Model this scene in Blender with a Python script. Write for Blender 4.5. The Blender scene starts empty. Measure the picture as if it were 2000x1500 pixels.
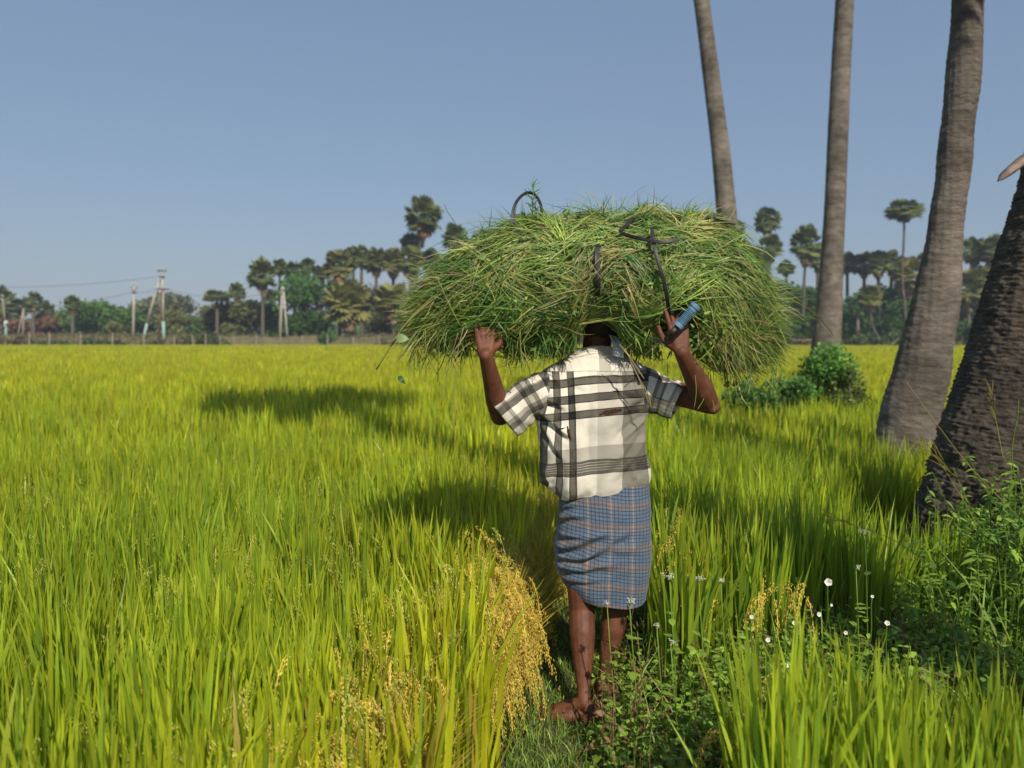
import bpy, math, numpy as np
from mathutils import Vector, noise as mnoise
SC = bpy.context.scene
COL = SC.collection
R = math.radians

# ------------------------------------------------------------------ camera model
FPX, HOR, CAMZ = 1500.0, 658.0, 1.48
PITCH = math.atan((750 - HOR) / FPX)
cp, sp = math.cos(PITCH), math.sin(PITCH)
def at(px, py, Y):
    """world point seen at photo pixel (px, py) at distance Y"""
    xc, yc = (px - 1000) / FPX, (750 - py) / FPX
    dy, dz = cp + yc * sp, -sp + yc * cp
    t = Y / dy
    return np.array([xc * t, Y, CAMZ + dz * t])

cam = bpy.data.cameras.new('camera')
cam.lens, cam.sensor_width = 27.0, 36.0
cam.clip_start, cam.clip_end = 0.05, 5000
cam.dof.use_dof = True
cam.dof.focus_distance = 3.0
cam.dof.aperture_fstop = 2.4
co = bpy.data.objects.new('camera', cam); COL.objects.link(co)
co.location = (0, 0, CAMZ); co.rotation_euler = (R(90) - PITCH, 0, 0)
SC.camera = co

# ------------------------------------------------------------------ helpers
def mk(name, V, F, mat, parent=None, col=None, uv=None, smooth=True):
    """one mesh object from arrays; F = list of (n,k) index arrays"""
    if not isinstance(F, (list, tuple)): F = [F]
    V = np.asarray(V, dtype=np.float32).reshape(-1, 3)
    F = [np.asarray(f, dtype=np.int32) for f in F if len(f)]
    me = bpy.data.meshes.new(name)
    me.vertices.add(len(V)); me.vertices.foreach_set('co', V.ravel())
    idx = np.concatenate([f.ravel() for f in F])
    tot = np.concatenate([np.full(len(f), f.shape[1], dtype=np.int32) for f in F])
    st = np.concatenate([[0], np.cumsum(tot)[:-1]]).astype(np.int32)
    me.loops.add(len(idx)); me.loops.foreach_set('vertex_index', idx)
    me.polygons.add(len(tot)); me.polygons.foreach_set('loop_start', st)
    me.polygons.foreach_set('use_smooth', np.full(len(tot), smooth, dtype=bool))
    me.update(calc_edges=True)
    if col is not None:
        c = np.ones((len(V), 4), dtype=np.float32); c[:, :3] = np.clip(col, 0, 1)
        a = me.color_attributes.new('Col', 'FLOAT_COLOR', 'POINT'); a.data.foreach_set('color', c.ravel())
    if uv is not None:
        u = me.uv_layers.new(name='UVMap'); u.data.foreach_set('uv', np.asarray(uv, dtype=np.float32)[idx].ravel())
    if mat: me.materials.append(mat)
    o = bpy.data.objects.new(name, me); COL.objects.link(o)
    if parent is not None: o.parent = parent
    return o

def tag(o, label=None, cat=None, group=None, kind=None):
    if label: o['label'] = label
    if cat: o['category'] = cat
    if group: o['group'] = group
    if kind: o['kind'] = kind
    return o

def root(name, label, cat, group=None):
    o = bpy.data.objects.new(name, None); COL.objects.link(o); o.empty_display_size = .2
    return tag(o, label, cat, group)

class MB:
    """collects pieces of ONE mesh"""
    def __init__(s): s.V = []; s.F = {}; s.C = []; s.n = 0
    def add(s, V, F, col=None):
        V = np.asarray(V, float).reshape(-1, 3)
        for f in (F if isinstance(F, (list, tuple)) else [F]):
            f = np.asarray(f)
            if len(f): s.F.setdefault(f.shape[1], []).append(f + s.n)
        s.V.append(V); s.n += len(V)
        if col is not None:
            c = np.asarray(col, float); s.C.append(np.broadcast_to(c, V.shape))
        return s
    def build(s, name, mat, parent=None, smooth=True):
        return mk(name, np.concatenate(s.V), [np.concatenate(f) for f in s.F.values()], mat, parent,
                  np.concatenate(s.C) if s.C else None, smooth=smooth)

def grid_faces(nr, nc, wrap=True):
    i = np.arange(nr - 1)[:, None]; j = np.arange(nc if wrap else nc - 1)[None, :]
    a = i * nc + j; b = i * nc + (j + 1) % nc
    return np.stack([a, b, b + nc, a + nc], -1).reshape(-1, 4)

def frame_along(P):
    P = np.asarray(P, float)
    T = np.gradient(P, axis=0); T /= np.linalg.norm(T, axis=1)[:, None] + 1e-12
    u = np.array([0, 1., 0]) if abs(T[0][1]) < .9 else np.array([1., 0, 0])
    U = []; 
    for t in T:
        u = u - t * np.dot(u, t); u = u / (np.linalg.norm(u) + 1e-12); U.append(u)
    U = np.array(U); return T, U, np.cross(T, U)

def tube(P, r, n=8, caps=True, rfun=None):
    P = np.asarray(P, float); m = len(P); r = np.broadcast_to(np.asarray(r, float), (m,))
    T, U, W = frame_along(P)
    a = np.linspace(0, 2 * np.pi, n, endpoint=False)
    rr = r[:, None] * np.ones((1, n))
    if rfun is not None: rr = rr * rfun(np.arange(m)[:, None], a[None, :])
    V = P[:, None] + rr[..., None] * (np.cos(a)[None, :, None] * U[:, None] + np.sin(a)[None, :, None] * W[:, None])
    V = V.reshape(-1, 3); F = [grid_faces(m, n)]
    if caps:
        c0, c1 = len(V), len(V) + 1
        V = np.vstack([V, P[0], P[-1]])
        j = np.arange(n); k = (j + 1) % n
        F.append(np.stack([np.full(n, c0), k, j], -1)); F.append(np.stack([np.full(n, c1), (m - 1) * n + j, (m - 1) * n + k], -1))
    return V, F

def ball(c, r, n=10, m=7):
    th = np.linspace(0, np.pi, m + 2)[1:-1]; a = np.linspace(0, 2 * np.pi, n, endpoint=False)
    V = np.stack([np.sin(th)[:, None] * np.cos(a), np.sin(th)[:, None] * np.sin(a), np.cos(th)[:, None] + 0 * a], -1).reshape(-1, 3)
    V = np.vstack([V, [0, 0, 1], [0, 0, -1]]) * np.asarray(r, float) + np.asarray(c, float)
    j = np.arange(n); k = (j + 1) % n
    return V, [grid_faces(m, n)[:, ::-1], np.stack([np.full(n, m * n), j, k], -1), np.stack([np.full(n, m * n + 1), (m - 1) * n + k, (m - 1) * n + j], -1)]

def box(c, s):
    c = np.asarray(c, float); s = np.asarray(s, float) / 2
    V = np.array([[x, y, z] for x in (-1, 1) for y in (-1, 1) for z in (-1, 1)], float) * s + c
    F = np.array([[0, 1, 3, 2], [4, 6, 7, 5], [0, 4, 5, 1], [2, 3, 7, 6], [0, 2, 6, 4], [1, 5, 7, 3]])
    return V, F

def bar(p, q, w, h):
    """rectangular beam between two points"""
    V, F = tube([p, q], 1.0, 4); p = np.asarray(p, float)
    T, U, W = frame_along([p, q])
    c = np.array([[-1, -1], [1, -1], [1, 1], [-1, 1]]) / 2
    ring = [P + w * a * W[0] + h * b * U[0] for P in (p, np.asarray(q, float)) for a, b in c]
    return np.array(ring), [grid_faces(2, 4), np.array([[3, 2, 1, 0], [4, 5, 6, 7]])]

def strips(P, W, S):
    """n leaf strips: P (n,k,3) centre lines, W (n,k) half widths, S (n,3) or (n,k,3) side vectors -> V, F, k2"""
    n, k, _ = P.shape
    if S.ndim == 2: S = S[:, None, :]
    V = np.stack([P - W[..., None] * S, P + W[..., None] * S], 2).reshape(-1, 3)
    base = (np.arange(n) * 2 * k)[:, None]; j = (np.arange(k - 1) * 2)[None, :]
    a = (base + j)
    F = np.stack([a, a + 1, a + 3, a + 2], -1).reshape(-1, 4)
    return V, F
def nrm(v): return v / (np.linalg.norm(v, axis=-1, keepdims=True) + 1e-9)

# ------------------------------------------------------------------ materials
def newmat(name):
    m = bpy.data.materials.new(name); m.use_nodes = True
    nt = m.node_tree; nt.nodes.clear()
    out = nt.nodes.new('ShaderNodeOutputMaterial')
    return m, nt, out
def N(nt, t, **kw):
    n = nt.nodes.new(t)
    for k, v in kw.items():
        if k in n.inputs.keys(): n.inputs[k].default_value = v
        else: setattr(n, k, v)
    return n
def leafmat(name, transl=.35, rough=.45, spec=.35, vary=.25, scale=6.0):
    m, nt, out = newmat(name); L = nt.links.new
    a = N(nt, 'ShaderNodeAttribute', attribute_name='Col')
    g = N(nt, 'ShaderNodeTexCoord'); nz = N(nt, 'ShaderNodeTexNoise', Scale=scale, Detail=3.0)
    L(g.outputs['Object'], nz.inputs['Vector'])
    mr = N(nt, 'ShaderNodeMapRange'); mr.inputs[3].default_value = 1 - vary; mr.inputs[4].default_value = 1 + vary
    mr.inputs[1].default_value = .25; mr.inputs[2].default_value = .75
    L(nz.outputs['Fac'], mr.inputs[0])
    mul = N(nt, 'ShaderNodeVectorMath', operation='SCALE'); L(a.outputs['Color'], mul.inputs[0]); L(mr.outputs[0], mul.inputs['Scale'])
    p = N(nt, 'ShaderNodeBsdfPrincipled', Roughness=rough); p.inputs['Specular IOR Level'].default_value = spec
    L(mul.outputs[0], p.inputs['Base Color'])
    if transl > 0:
        t = N(nt, 'ShaderNodeBsdfTranslucent'); L(mul.outputs[0], t.inputs['Color'])
        mx = N(nt, 'ShaderNodeMixShader', Fac=transl); L(p.outputs[0], mx.inputs[1]); L(t.outputs[0], mx.inputs[2])
        L(mx.outputs[0], out.inputs[0])
    else: L(p.outputs[0], out.inputs[0])
    return m
def surf(name, c1, c2, scale=8, rough=.8, bump=.3, bscale=None, stretch=(1, 1, 1), detail=6, spec=.3, c3=None, dist=.02, stain=0.0):
    """two or three colour noise surface with bump, object coordinates"""
    m, nt, out = newmat(name); L = nt.links.new
    tc = N(nt, 'ShaderNodeTexCoord'); mp = N(nt, 'ShaderNodeMapping'); mp.inputs['Scale'].default_value = stretch
    L(tc.outputs['Object'], mp.inputs[0])
    nz = N(nt, 'ShaderNodeTexNoise', Scale=scale, Detail=detail, Roughness=.62); L(mp.outputs[0], nz.inputs['Vector'])
    cr = N(nt, 'ShaderNodeValToRGB'); e = cr.color_ramp.elements
    e[0].position, e[1].position = .32, .68
    e[0].color = (*c1, 1); e[1].color = (*c2, 1)
    if c3 is not None: x = e.new(.78); x.color = (*c3, 1)
    L(nz.outputs['Fac'], cr.inputs[0])
    p = N(nt, 'ShaderNodeBsdfPrincipled', Roughness=rough); p.inputs['Specular IOR Level'].default_value = spec
    if stain:
        n4 = N(nt, 'ShaderNodeTexNoise', Scale=1.1, Detail=7.0, Roughness=.7); L(tc.outputs['Object'], n4.inputs['Vector'])
        mr = N(nt, 'ShaderNodeMapRange'); mr.inputs[1].default_value = .38; mr.inputs[2].default_value = .66; mr.inputs[3].default_value = 1 - stain; mr.inputs[4].default_value = 1 + stain * .5; L(n4.outputs['Fac'], mr.inputs[0])
        sc = N(nt, 'ShaderNodeVectorMath', operation='SCALE'); L(cr.outputs[0], sc.inputs[0]); L(mr.outputs[0], sc.inputs['Scale']); L(sc.outputs[0], p.inputs['Base Color'])
    else: L(cr.outputs[0], p.inputs['Base Color'])
    n2 = N(nt, 'ShaderNodeTexNoise', Scale=bscale or scale * 3, Detail=8.0, Roughness=.65); L(mp.outputs[0], n2.inputs['Vector'])
    b = N(nt, 'ShaderNodeBump', Strength=bump, Distance=dist); L(n2.outputs['Fac'], b.inputs['Height']); L(b.outputs[0], p.inputs['Normal'])
    L(p.outputs[0], out.inputs[0])
    return m
M = {}
M['rice'] = leafmat('rice_leaf', .54, .42, .4, .18, 1.3)
M['grain'] = leafmat('rice_grain', .15, .5, .3, .15, 20)
M['weed'] = leafmat('weed_leaf', .35, .5, .35, .2, 5)
M['cut'] = leafmat('cut_grass', .25, .45, .4, .2, 9)
M['tree'] = leafmat('tree_leaf', .25, .55, .25, .25, .5)
M['palmleaf'] = leafmat('palm_leaf', .15, .45, .4, .2, .6)
M['soil'] = surf('field_soil', (.05, .04, .022), (.10, .085, .04), 3, .95, .6, 20)
M['pathsoil'] = surf('path_soil', (.07, .06, .03), (.12, .11, .05), 6, .95, .6, 30)
M['bank'] = surf('bank_earth', (.085, .085, .035), (.17, .135, .07), .5, .95, .5, 6, c3=(.38, .28, .18))
M['bark'] = surf('palm_bark', (.11, .092, .078), (.235, .205, .175), 3.2, .9, .9, 12, (1, 1, 2.6), 9, .15, (.33, .295, .26), .04, .42)
M['darkbark'] = surf('dark_palm_bark', (.045, .036, .027), (.16, .132, .104), 13, .85, 1.0, 34, (1, 1, 1.9), 9, .3, (.30, .265, .22), .03, .35)
M['farbark'] = surf('distant_bark', (.06, .05, .04), (.14, .12, .10), 1.0, .9, .2)
M['treebark'] = surf('tree_bark', (.06, .045, .03), (.13, .10, .07), 3, .9, .4)
M['concrete'] = surf('pole_concrete', (.28, .26, .22), (.43, .40, .35), 1.5, .9, .2)
M['teal'] = surf('teal_paint', (.20, .32, .27), (.32, .45, .40), 1.5, .8, .1)
M['rust'] = surf('rusty_steel', (.10, .055, .035), (.2, .12, .08), 2, .8, .2)
M['steel'] = surf('dark_steel', (.10, .10, .11), (.2, .2, .21), 6, .5, .2)
M['postcrete'] = surf('fence_post', (.18, .15, .11), (.32, .27, .21), 2, .9, .2)
M['wire'] = surf('wire', (.05, .05, .055), (.09, .09, .1), 4, .6, .0)
M['skin'] = surf('dark_skin', (.095, .034, .018), (.175, .068, .038), 26, .55, .35, 210, (1, 1, 1), 5, .28, dist=.003, stain=.28)
M['hair'] = surf('black_hair', (.006, .005, .005), (.018, .015, .013), 60, .55, .8, 200, dist=.006)
M['rubber'] = surf('black_rubber', (.012, .012, .014), (.035, .035, .04), 30, .5, .3, 90, dist=.003, c3=(.12, .12, .12))
M['handle'] = surf('blue_handle', (.10, .21, .32), (.15, .28, .40), 40, .45, .1, 120, dist=.002)
M['blade'] = surf('sickle_blade', (.06, .055, .05), (.14, .13, .12), 30, .4, .2, 90, dist=.002)
M['wood'] = surf('handle_wood', (.16, .075, .05), (.26, .13, .09), 30, .7, .2, 90, dist=.002)
M['cream'] = surf('cream_petal', (.36, .35, .25), (.52, .51, .42), 40, .7, 0)
M['petal'] = surf('white_petal', (.55, .55, .52), (.66, .66, .63), 30, .6, 0)
M['dry'] = surf('dry_leaf_base', (.12, .085, .07), (.33, .24, .20), 14, .8, .5, 40, dist=.01)
M['yellow'] = surf('flower_centre', (.5, .38, .05), (.6, .45, .06), 30, .6, 0)
# ------------------------------------------------------------------ light and air
SUND = np.array([.34, -.94, 0]); SUND /= np.linalg.norm(SUND)
EL = R(39.5)
d = Vector((-SUND[0] * math.cos(EL), -SUND[1] * math.cos(EL), -math.sin(EL)))
sl = bpy.data.lights.new('sun', 'SUN'); sl.energy = 3.8; sl.angle = R(.6); sl.color = (1, .90, .74)
so = bpy.data.objects.new('sun', sl); COL.objects.link(so); so.rotation_euler = d.to_track_quat('-Z', 'Y').to_euler()
so.location = (6, -16, 20)
w = bpy.data.worlds.new('World'); SC.world = w; w.use_nodes = True
nt = w.node_tree; bg = nt.nodes['Background']
sky = nt.nodes.new('ShaderNodeTexSky'); sky.sky_type = 'NISHITA'; sky.sun_disc = False
sky.sun_elevation = EL; sky.sun_rotation = math.pi / 2 - math.atan2(SUND[1], SUND[0])
sky.air_density = 1.25; sky.dust_density = 1.1; sky.ozone_density = 2.2; sky.altitude = 20
mxs = nt.nodes.new('ShaderNodeMix'); mxs.data_type = 'RGBA'; mxs.inputs[0].default_value = .70; mxs.inputs[7].default_value = (1.52, 2.20, 3.36, 1)   # dusty even air
nt.links.new(sky.outputs[0], mxs.inputs[6]); nt.links.new(mxs.outputs[2], bg.inputs[0]); bg.inputs[1].default_value = .09
SC.view_settings.view_transform = 'Standard'; SC.view_settings.look = 'None'
SC.view_settings.exposure = 0.47; SC.view_settings.gamma = 1.0
SC.cycles.volume_bounces = 0; SC.cycles.max_bounces = 6; SC.cycles.transparent_max_bounces = 4
SC.cycles.diffuse_bounces = 4; SC.cycles.glossy_bounces = 2; SC.cycles.transmission_bounces = 4
HAZE = True
if HAZE:
    V, F = box((0, 330, 19), (1500, 1460, 44))
    m, nt, out = newmat('haze_air')
    pv = N(nt, 'ShaderNodeVolumePrincipled', Density=.0007); pv.inputs['Color'].default_value = (.72, .82, .97, 1)
    nt.links.new(pv.outputs[0], out.inputs['Volume'])
    tag(mk('haze', V, F, m, smooth=False), 'thin pale haze over the fields', 'haze', kind='stuff')

# ------------------------------------------------------------------ terrain
FIELD = -.10
def xl(Y):                     # left edge of the footpath
    Y = np.asarray(Y, float)
    return np.where(Y < 5, -.02 + .19 * (Y - 2.64), .43 + .10 * (Y - 5))
def ground_z(x, y):
    x = np.asarray(x, float); y = np.asarray(y, float)
    l = xl(np.clip(y, -2, 30))
    r = l + .40 + np.clip(1.2 * np.exp(-((y - 3.0) / 1.0) ** 2), 0, 2) * 1.2
    t = np.clip((x - l + .10) / .14, 0, 1) * np.clip((r + .3 - x) / .4, 0, 1)
    t = t * t * (3 - 2 * t) * np.clip((28 - y) / 6, 0, 1)
    return FIELD + t * .10
gx = np.concatenate([np.linspace(-700, -12, 24), np.linspace(-10, -3, 15), np.linspace(-2.6, 4.4, 90), np.linspace(5, 14, 16), np.linspace(18, 700, 24)])
gy = np.concatenate([np.linspace(-25, -2, 10), np.linspace(-1.5, 9, 106), np.linspace(9.5, 34, 40), np.linspace(38, 140, 30), np.linspace(150, 980, 20)])
X, Y = np.meshgrid(gx, gy)
Z = ground_z(X, Y) + .012 * np.sin(X * 9 + Y * 3) * np.sin(Y * 7 - X * 2) * (Y < 15)
g = mk('ground', np.stack([X, Y, Z], -1), grid_faces(len(gy), len(gx), False), M['soil']); tag(g, kind='structure')
py_ = np.linspace(-1.5, 24, 160); pu = np.linspace(.02, .40, 9)
Y, U = np.meshgrid(py_, pu, indexing='ij'); X = xl(Y) + U + .03 * np.sin(Y * 3 + U * 9)
Z = ground_z(X, Y) + .012 * np.sin(X * 9 + Y * 3) * np.sin(Y * 7 - X * 2) * (Y < 15) + .006
pth = mk('path', np.stack([X, Y, Z], -1), grid_faces(len(py_), len(pu), False), M['pathsoil']); tag(pth, kind='structure')
# raised road bank that closes the field
bx = np.linspace(-130, 140, 400)
prof = np.array([[90.2, -.1], [90.8, .35], [91.6, .9], [92.4, 1.5], [93.2, 1.75], [95, 1.8], [97.5, 1.75], [99.5, -.1]])
X = np.repeat(bx[:, None], len(prof), 1); Y = np.repeat(prof[None, :, 0], len(bx), 0) ; Z = np.repeat(prof[None, :, 1], len(bx), 0)
hm = np.clip((10 - X) / 40 + .35, .22, .85)
Z = np.where(Z > 0, Z * hm * (1 + .07 * np.sin(X * .7) + .05 * np.sin(X * 2.3 + 1)), Z); Y = Y + .25 * np.sin(X * 1.1)
bk = mk('earth_bank', np.stack([X, Y, Z], -1), grid_faces(len(bx), len(prof), False)[:, ::-1], M['bank']); tag(bk, kind='structure')

# ------------------------------------------------------------------ rice
def blades(rng, bx, by, bz, h, lean, w, az, k=5, face=None, power=1.9):
    """upright pointed leaves"""
    n = len(bx); t = np.linspace(0, 1, k)[None, :]
    lat = (lean * h)[:, None] * t ** power
    P = np.empty((n, k, 3))
    P[..., 0] = bx[:, None] + np.cos(az)[:, None] * lat; P[..., 1] = by[:, None] + np.sin(az)[:, None] * lat
    P[..., 2] = bz[:, None] + h[:, None] * (t - .22 * np.clip(lean, 0, 2)[:, None] * t ** 2.5)
    prof = np.interp(np.linspace(0, 1, k), [0, .35, .62, .85, 1], [.6, 1, .92, .5, .02])[None, :]
    f = rng.normal(0, .75, n) if face is None else face
    S = np.stack([np.cos(f), np.sin(f), np.zeros(n)], -1)
    return strips(P, w[:, None] * prof * .5, S) + (P,)
def percol(c, k2): return np.repeat(c, k2, 0)

def lowfreq(x, y, s, seed):
    r = np.random.default_rng(seed); v = 0
    for i in range(7):
        a, f, p = r.uniform(0, np.pi), r.uniform(.5, 1.6) / s, r.uniform(0, 6.3)
        v = v + np.sin((x * np.cos(a) + y * np.sin(a)) * f * 6.28 + p)
    return v / 7 * 1.8

GREEN = np.array([.26, .405, .036]); YEL = np.array([.55, .56, .022]); GOLD = np.array([.56, .42, .075]); DEEP = np.array([.11, .26, .032])
def rice_patch(mb, rng, hx, hy, nl, wscale, hmean, ripe, k=5, spread=.07, gmin=.45):
    """hx, hy = hill positions, nl leaves a hill"""
    n = len(hx); hb = rng.uniform(.78, 1.2, n); hh = hmean * (rng.uniform(.80, 1.12, n) if gmin < .8 else rng.uniform(.93, 1.05, n)) * (1 + .05 * lowfreq(hx, hy, 1.5, 3))
    I = np.repeat(np.arange(n), nl); m = len(I)
    az = rng.uniform(0, 2 * np.pi, m); rr = spread * np.sqrt(rng.uniform(0, 1, m))
    bx = hx[I] + rr * np.cos(az); by = hy[I] + rr * np.sin(az)
    h = hh[I] * (1.06 - (1.06 - gmin) * rng.uniform(0, 1, m) ** 1.5)
    z0 = ground_z(bx, by); fr = np.where(rng.uniform(0, 1, m) < .68, rng.uniform(.25, .55, m), 0) * hh[I]; fr = np.minimum(fr, h * .62); z0 = z0 + fr; h = h - fr   # most leaves spring from the culm, not the soil
    lean = np.abs(rng.normal(0, .15, m)) + .02
    wd = wscale * rng.uniform(.7, 1.25, m)
    az2 = az + rng.normal(0, .6, m)
    V, F, P = blades(rng, bx, by, z0, h, lean, wd, az2, k, power=1.5); V = V.reshape(m, k, 2, 3); V[:, 0, :, 2] = (ground_z(bx, by) - .01)[:, None]; V = V.reshape(-1, 3)
    rp = np.clip(ripe[I] + rng.normal(0, .16, m), 0, 1)[:, None]
    c = GREEN * (1 - rp) + YEL * rp
    dk = rng.uniform(0, 1, m)[:, None]; c = np.where(dk < .22, DEEP * .6 + c * .4, c)
    gd = (rng.uniform(0, 1, m) < np.clip((rp[:, 0] - .55) * .5, .004, .4))[:, None]; c = np.where(gd, GOLD * .8 + c * .2, c)
    c = c * (rng.uniform(.62, 1.36, m) * hb[I])[:, None]
    t = np.linspace(0, 1, k)[None, :, None]
    cc = c[:, None, :] * (1 - .0 * t) + (YEL - c[:, None, :]) * np.clip(t - .55, 0, 1) * .5
    cc = np.repeat(cc[:, :, None, :], 2, 2).reshape(-1, 3)
    mb.add(V, F, cc)
def right_ok(x, y):
    """where rice grows right of the path"""
    l = xl(y)
    near = (y < 2.18 + .10 * np.sin(x * 5)) & (x > .50 + .25 * y * .2) & (x > l + .74)
    mid = (y > 3.05 + .32 * (x - .7) + .12 * np.sin(x * 7)) & (x > l + .55)
    tr = (((x - 3.7) ** 2 + (y - 7.3) ** 2) > .36 ** 2) & ((x - 2.85) ** 2 / 1.1 ** 2 + (y - 4.6) ** 2 / .85 ** 2 > 1) & ~((x > 2.3) & (y < 5.0))
    return near | (mid & tr)
def hills(rng, y0, y1, dens, right, margin=.6):
    n = int(dens * (y1 - y0) * (.74 * (y0 + y1) + 2 * margin))
    y = np.sqrt(rng.uniform(max(y0, .01) ** 2, y1 ** 2, n)) if y0 > 3 else rng.uniform(y0, y1, n)
    lim = .72 * y + margin
    x = rng.uniform(-1, 1, n) * lim
    ok = right_ok(x, y) if right else (x < xl(y) - .05)
    return x[ok], y[ok]
def ripeness(x, y, right):
    l = xl(y); e = np.exp(-np.clip(np.abs(x - l) - .0, 0, 9) / (.55 + .10 * np.clip(4 - y, 0, 3))) * (0 if right else .72)
    far = np.interp(y, [0, 3, 6, 10, 18, 40], [.22, .25, .40, .60, .82, .95])
    return np.clip(far - (.08 if right else 0) * (y < 12) + e + .14 * lowfreq(x, y, 2.2, 11), 0, 1)
rng = np.random.default_rng(7)
bands = [(.55, 3.2, 76, 36, .0135, 6, .085), (3.2, 7, 60, 26, .0135, 5, .085), (7, 13, 28, 14, .020, 4, .1), (13, 24, 12, 13, .026, 4, .18), (24, 45, 5.2, 13, .042, 3, .28), (45, 90, 2.4, 11, .075, 3, .45)]
for right in (False, True):
    mb = MB()
    for y0, y1, dens, nl, ws, k, spd in bands:
        x, y = hills(rng, y0, y1, dens, right)
        gap = (np.abs(y - 61 - .06 * x) < .9) | (np.abs(y - 41 + .03 * x) < .45) | ((np.abs(y - 24 - .12 * x) < .25) & (x < -1))
        x, y = x[~gap], y[~gap]
        if not right: 
            q = (x ** 2 + y ** 2 > .62 ** 2) & ((x < xl(y) - .32) | (y > 5) | (rng.uniform(0, 1, len(x)) < .42)); x, y = x[q], y[q]
        hm = .70 + .03 * (y > 8)
        if right: hm = np.where(y < 2.4, .70, .68)
        rice_patch(mb, rng, x, y, nl, ws, np.broadcast_to(hm, x.shape), ripeness(x, y, right), k, spd, .62 if y0 < 13 else .84)
    o = mb.build('rice_crop', M['rice'])
    tag(o, 'yellow green rice crop right of the footpath, around the palm trunks' if right else 'wide yellow green rice crop left of the footpath, up to the far bank', 'rice', kind='stuff')
# ground cover of leaf bases that closes the far canopy
for right in (False, True):
    yy = np.concatenate([np.linspace(11, 30, 60), np.linspace(30.5, 89.5, 90)]); uu = np.linspace(0, 1, 70)
    Y, U = np.meshgrid(yy, uu, indexing='ij')
    X = xl(Y) + .5 + U * (.78 * Y + 3 - xl(Y) - .5) if right else -(.78 * Y + 3) + U * (xl(Y) - .1 + .78 * Y + 3)
    Z = FIELD + .36 + .05 * lowfreq(X, Y, .8, 5) + rng.normal(0, .03, X.shape)
    gp = (np.abs(Y - 61 - .06 * X) < .9) | (np.abs(Y - 41 + .03 * X) < .45); Z = np.where(gp, Z - .30, Z)
    Z[0] = FIELD - .02
    c = GREEN * .55 + YEL * .45; cc = c * rng.uniform(.75, 1.1, X.shape)[..., None]
    o = mk('rice_undergrowth', np.stack([X, Y, Z], -1), grid_faces(len(yy), len(uu), False), M['rice'], col=cc.reshape(-1, 3), smooth=False)
    tag(o, 'dense lower rice leaves under the distant crop ' + ('right' if right else 'left') + ' of the footpath', 'rice', kind='stuff')

def grains(mb, C, A, hl, hw, col):
    n = len(C); A = nrm(A); s = nrm(np.cross(A, np.array([.3, .8, .52]))); q = np.cross(A, s)
    V = np.stack([C - A * hl, C + s * hw, C + q * hw, C - s * hw, C - q * hw, C + A * hl], 1).reshape(-1, 3)
    b = (np.arange(n) * 6)[:, None, None]
    T = np.array([[0, 2, 1], [0, 3, 2], [0, 4, 3], [0, 1, 4], [5, 1, 2], [5, 2, 3], [5, 3, 4], [5, 4, 1]])[None]
    mb.add(V, (b + T).reshape(-1, 3), np.repeat(col, 6, 0))
def panicles(mb, rng, bx, by, bz, az, L, col, ng=38, gs=1.0):
    n = len(bx); k = 8; t = np.linspace(0, 1, k)[None, :]
    hor = L[:, None] * (.62 * t - .12 * t ** 2); ver = L[:, None] * (.30 * t - 1.15 * t ** 2)
    P = np.stack([bx[:, None] + np.cos(az)[:, None] * hor, by[:, None] + np.sin(az)[:, None] * hor, bz[:, None] + ver], -1)
    S = np.stack([-np.sin(az), np.cos(az), 0 * az], -1)
    V, F = strips(P, np.full((n, k), .0011 * gs), S); mb.add(V, F, percol(col * .8, 2 * k))
    tt = rng.uniform(.12, 1, (n, ng)); x = tt * (k - 1); i = np.clip(x.astype(int), 0, k - 2); f = (x - i)[..., None]
    I = np.arange(n)[:, None]; C = P[I, i] * (1 - f) + P[I, i + 1] * f; T = P[I, i + 1] - P[I, i]
    off = rng.normal(0, 1, C.shape) * .0045 * gs; off[..., 2] -= np.abs(rng.normal(0, .012, tt.shape)) * gs
    C = C + off; A = nrm(T) + rng.normal(0, .22, C.shape); A[..., 2] -= .8
    cc = (col[:, None, :] * rng.uniform(.75, 1.2, (n, ng))[..., None]).reshape(-1, 3)
    grains(mb, C.reshape(-1, 3), A.reshape(-1, 3), .0070 * gs, .0016 * gs, cc)
STRAW = np.array([.80, .60, .105]); PALE = np.array([.56, .55, .12])
# golden ears hanging over the left edge of the path
mb = MB(); n = 1650
y = np.concatenate([rng.uniform(1.1, 3.7, 1250), rng.uniform(3.7, 8, n - 1250)]); off = np.abs(rng.normal(0, 1, n)) * np.interp(y, [1, 2.4, 3.2, 8], [.15, .15, .13, .10])
x = xl(y) - np.interp(y, [1, 2.6, 3.0, 3.3, 4], [.16, .14, .06, .08, .05]) - off
y2 = rng.uniform(2.62, 3.25, 190); x2 = xl(y2) + rng.normal(-.11, .05, 190)
z = FIELD + np.interp(off, [0, .3, .6], [.44, .56, .60]) + rng.normal(0, .07, n) - .08 * (off < .08)
az = rng.normal(-.25, .8, n)
col = STRAW * rng.uniform(.75, 1.2, n)[:, None]; gsel = (rng.uniform(0, 1, n) < .3)[:, None]; col = np.where(gsel, PALE * 1.1, col)
panicles(mb, rng, x, y, z, az, rng.uniform(.18, .30, n), col, 60, 1.0)
panicles(mb, rng, x2, y2, FIELD + rng.uniform(.40, .60, 190), rng.normal(-.3, .8, 190), rng.uniform(.16, .30, 190), STRAW * rng.uniform(.75, 1.1, 190)[:, None], 60, 1.0)
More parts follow.
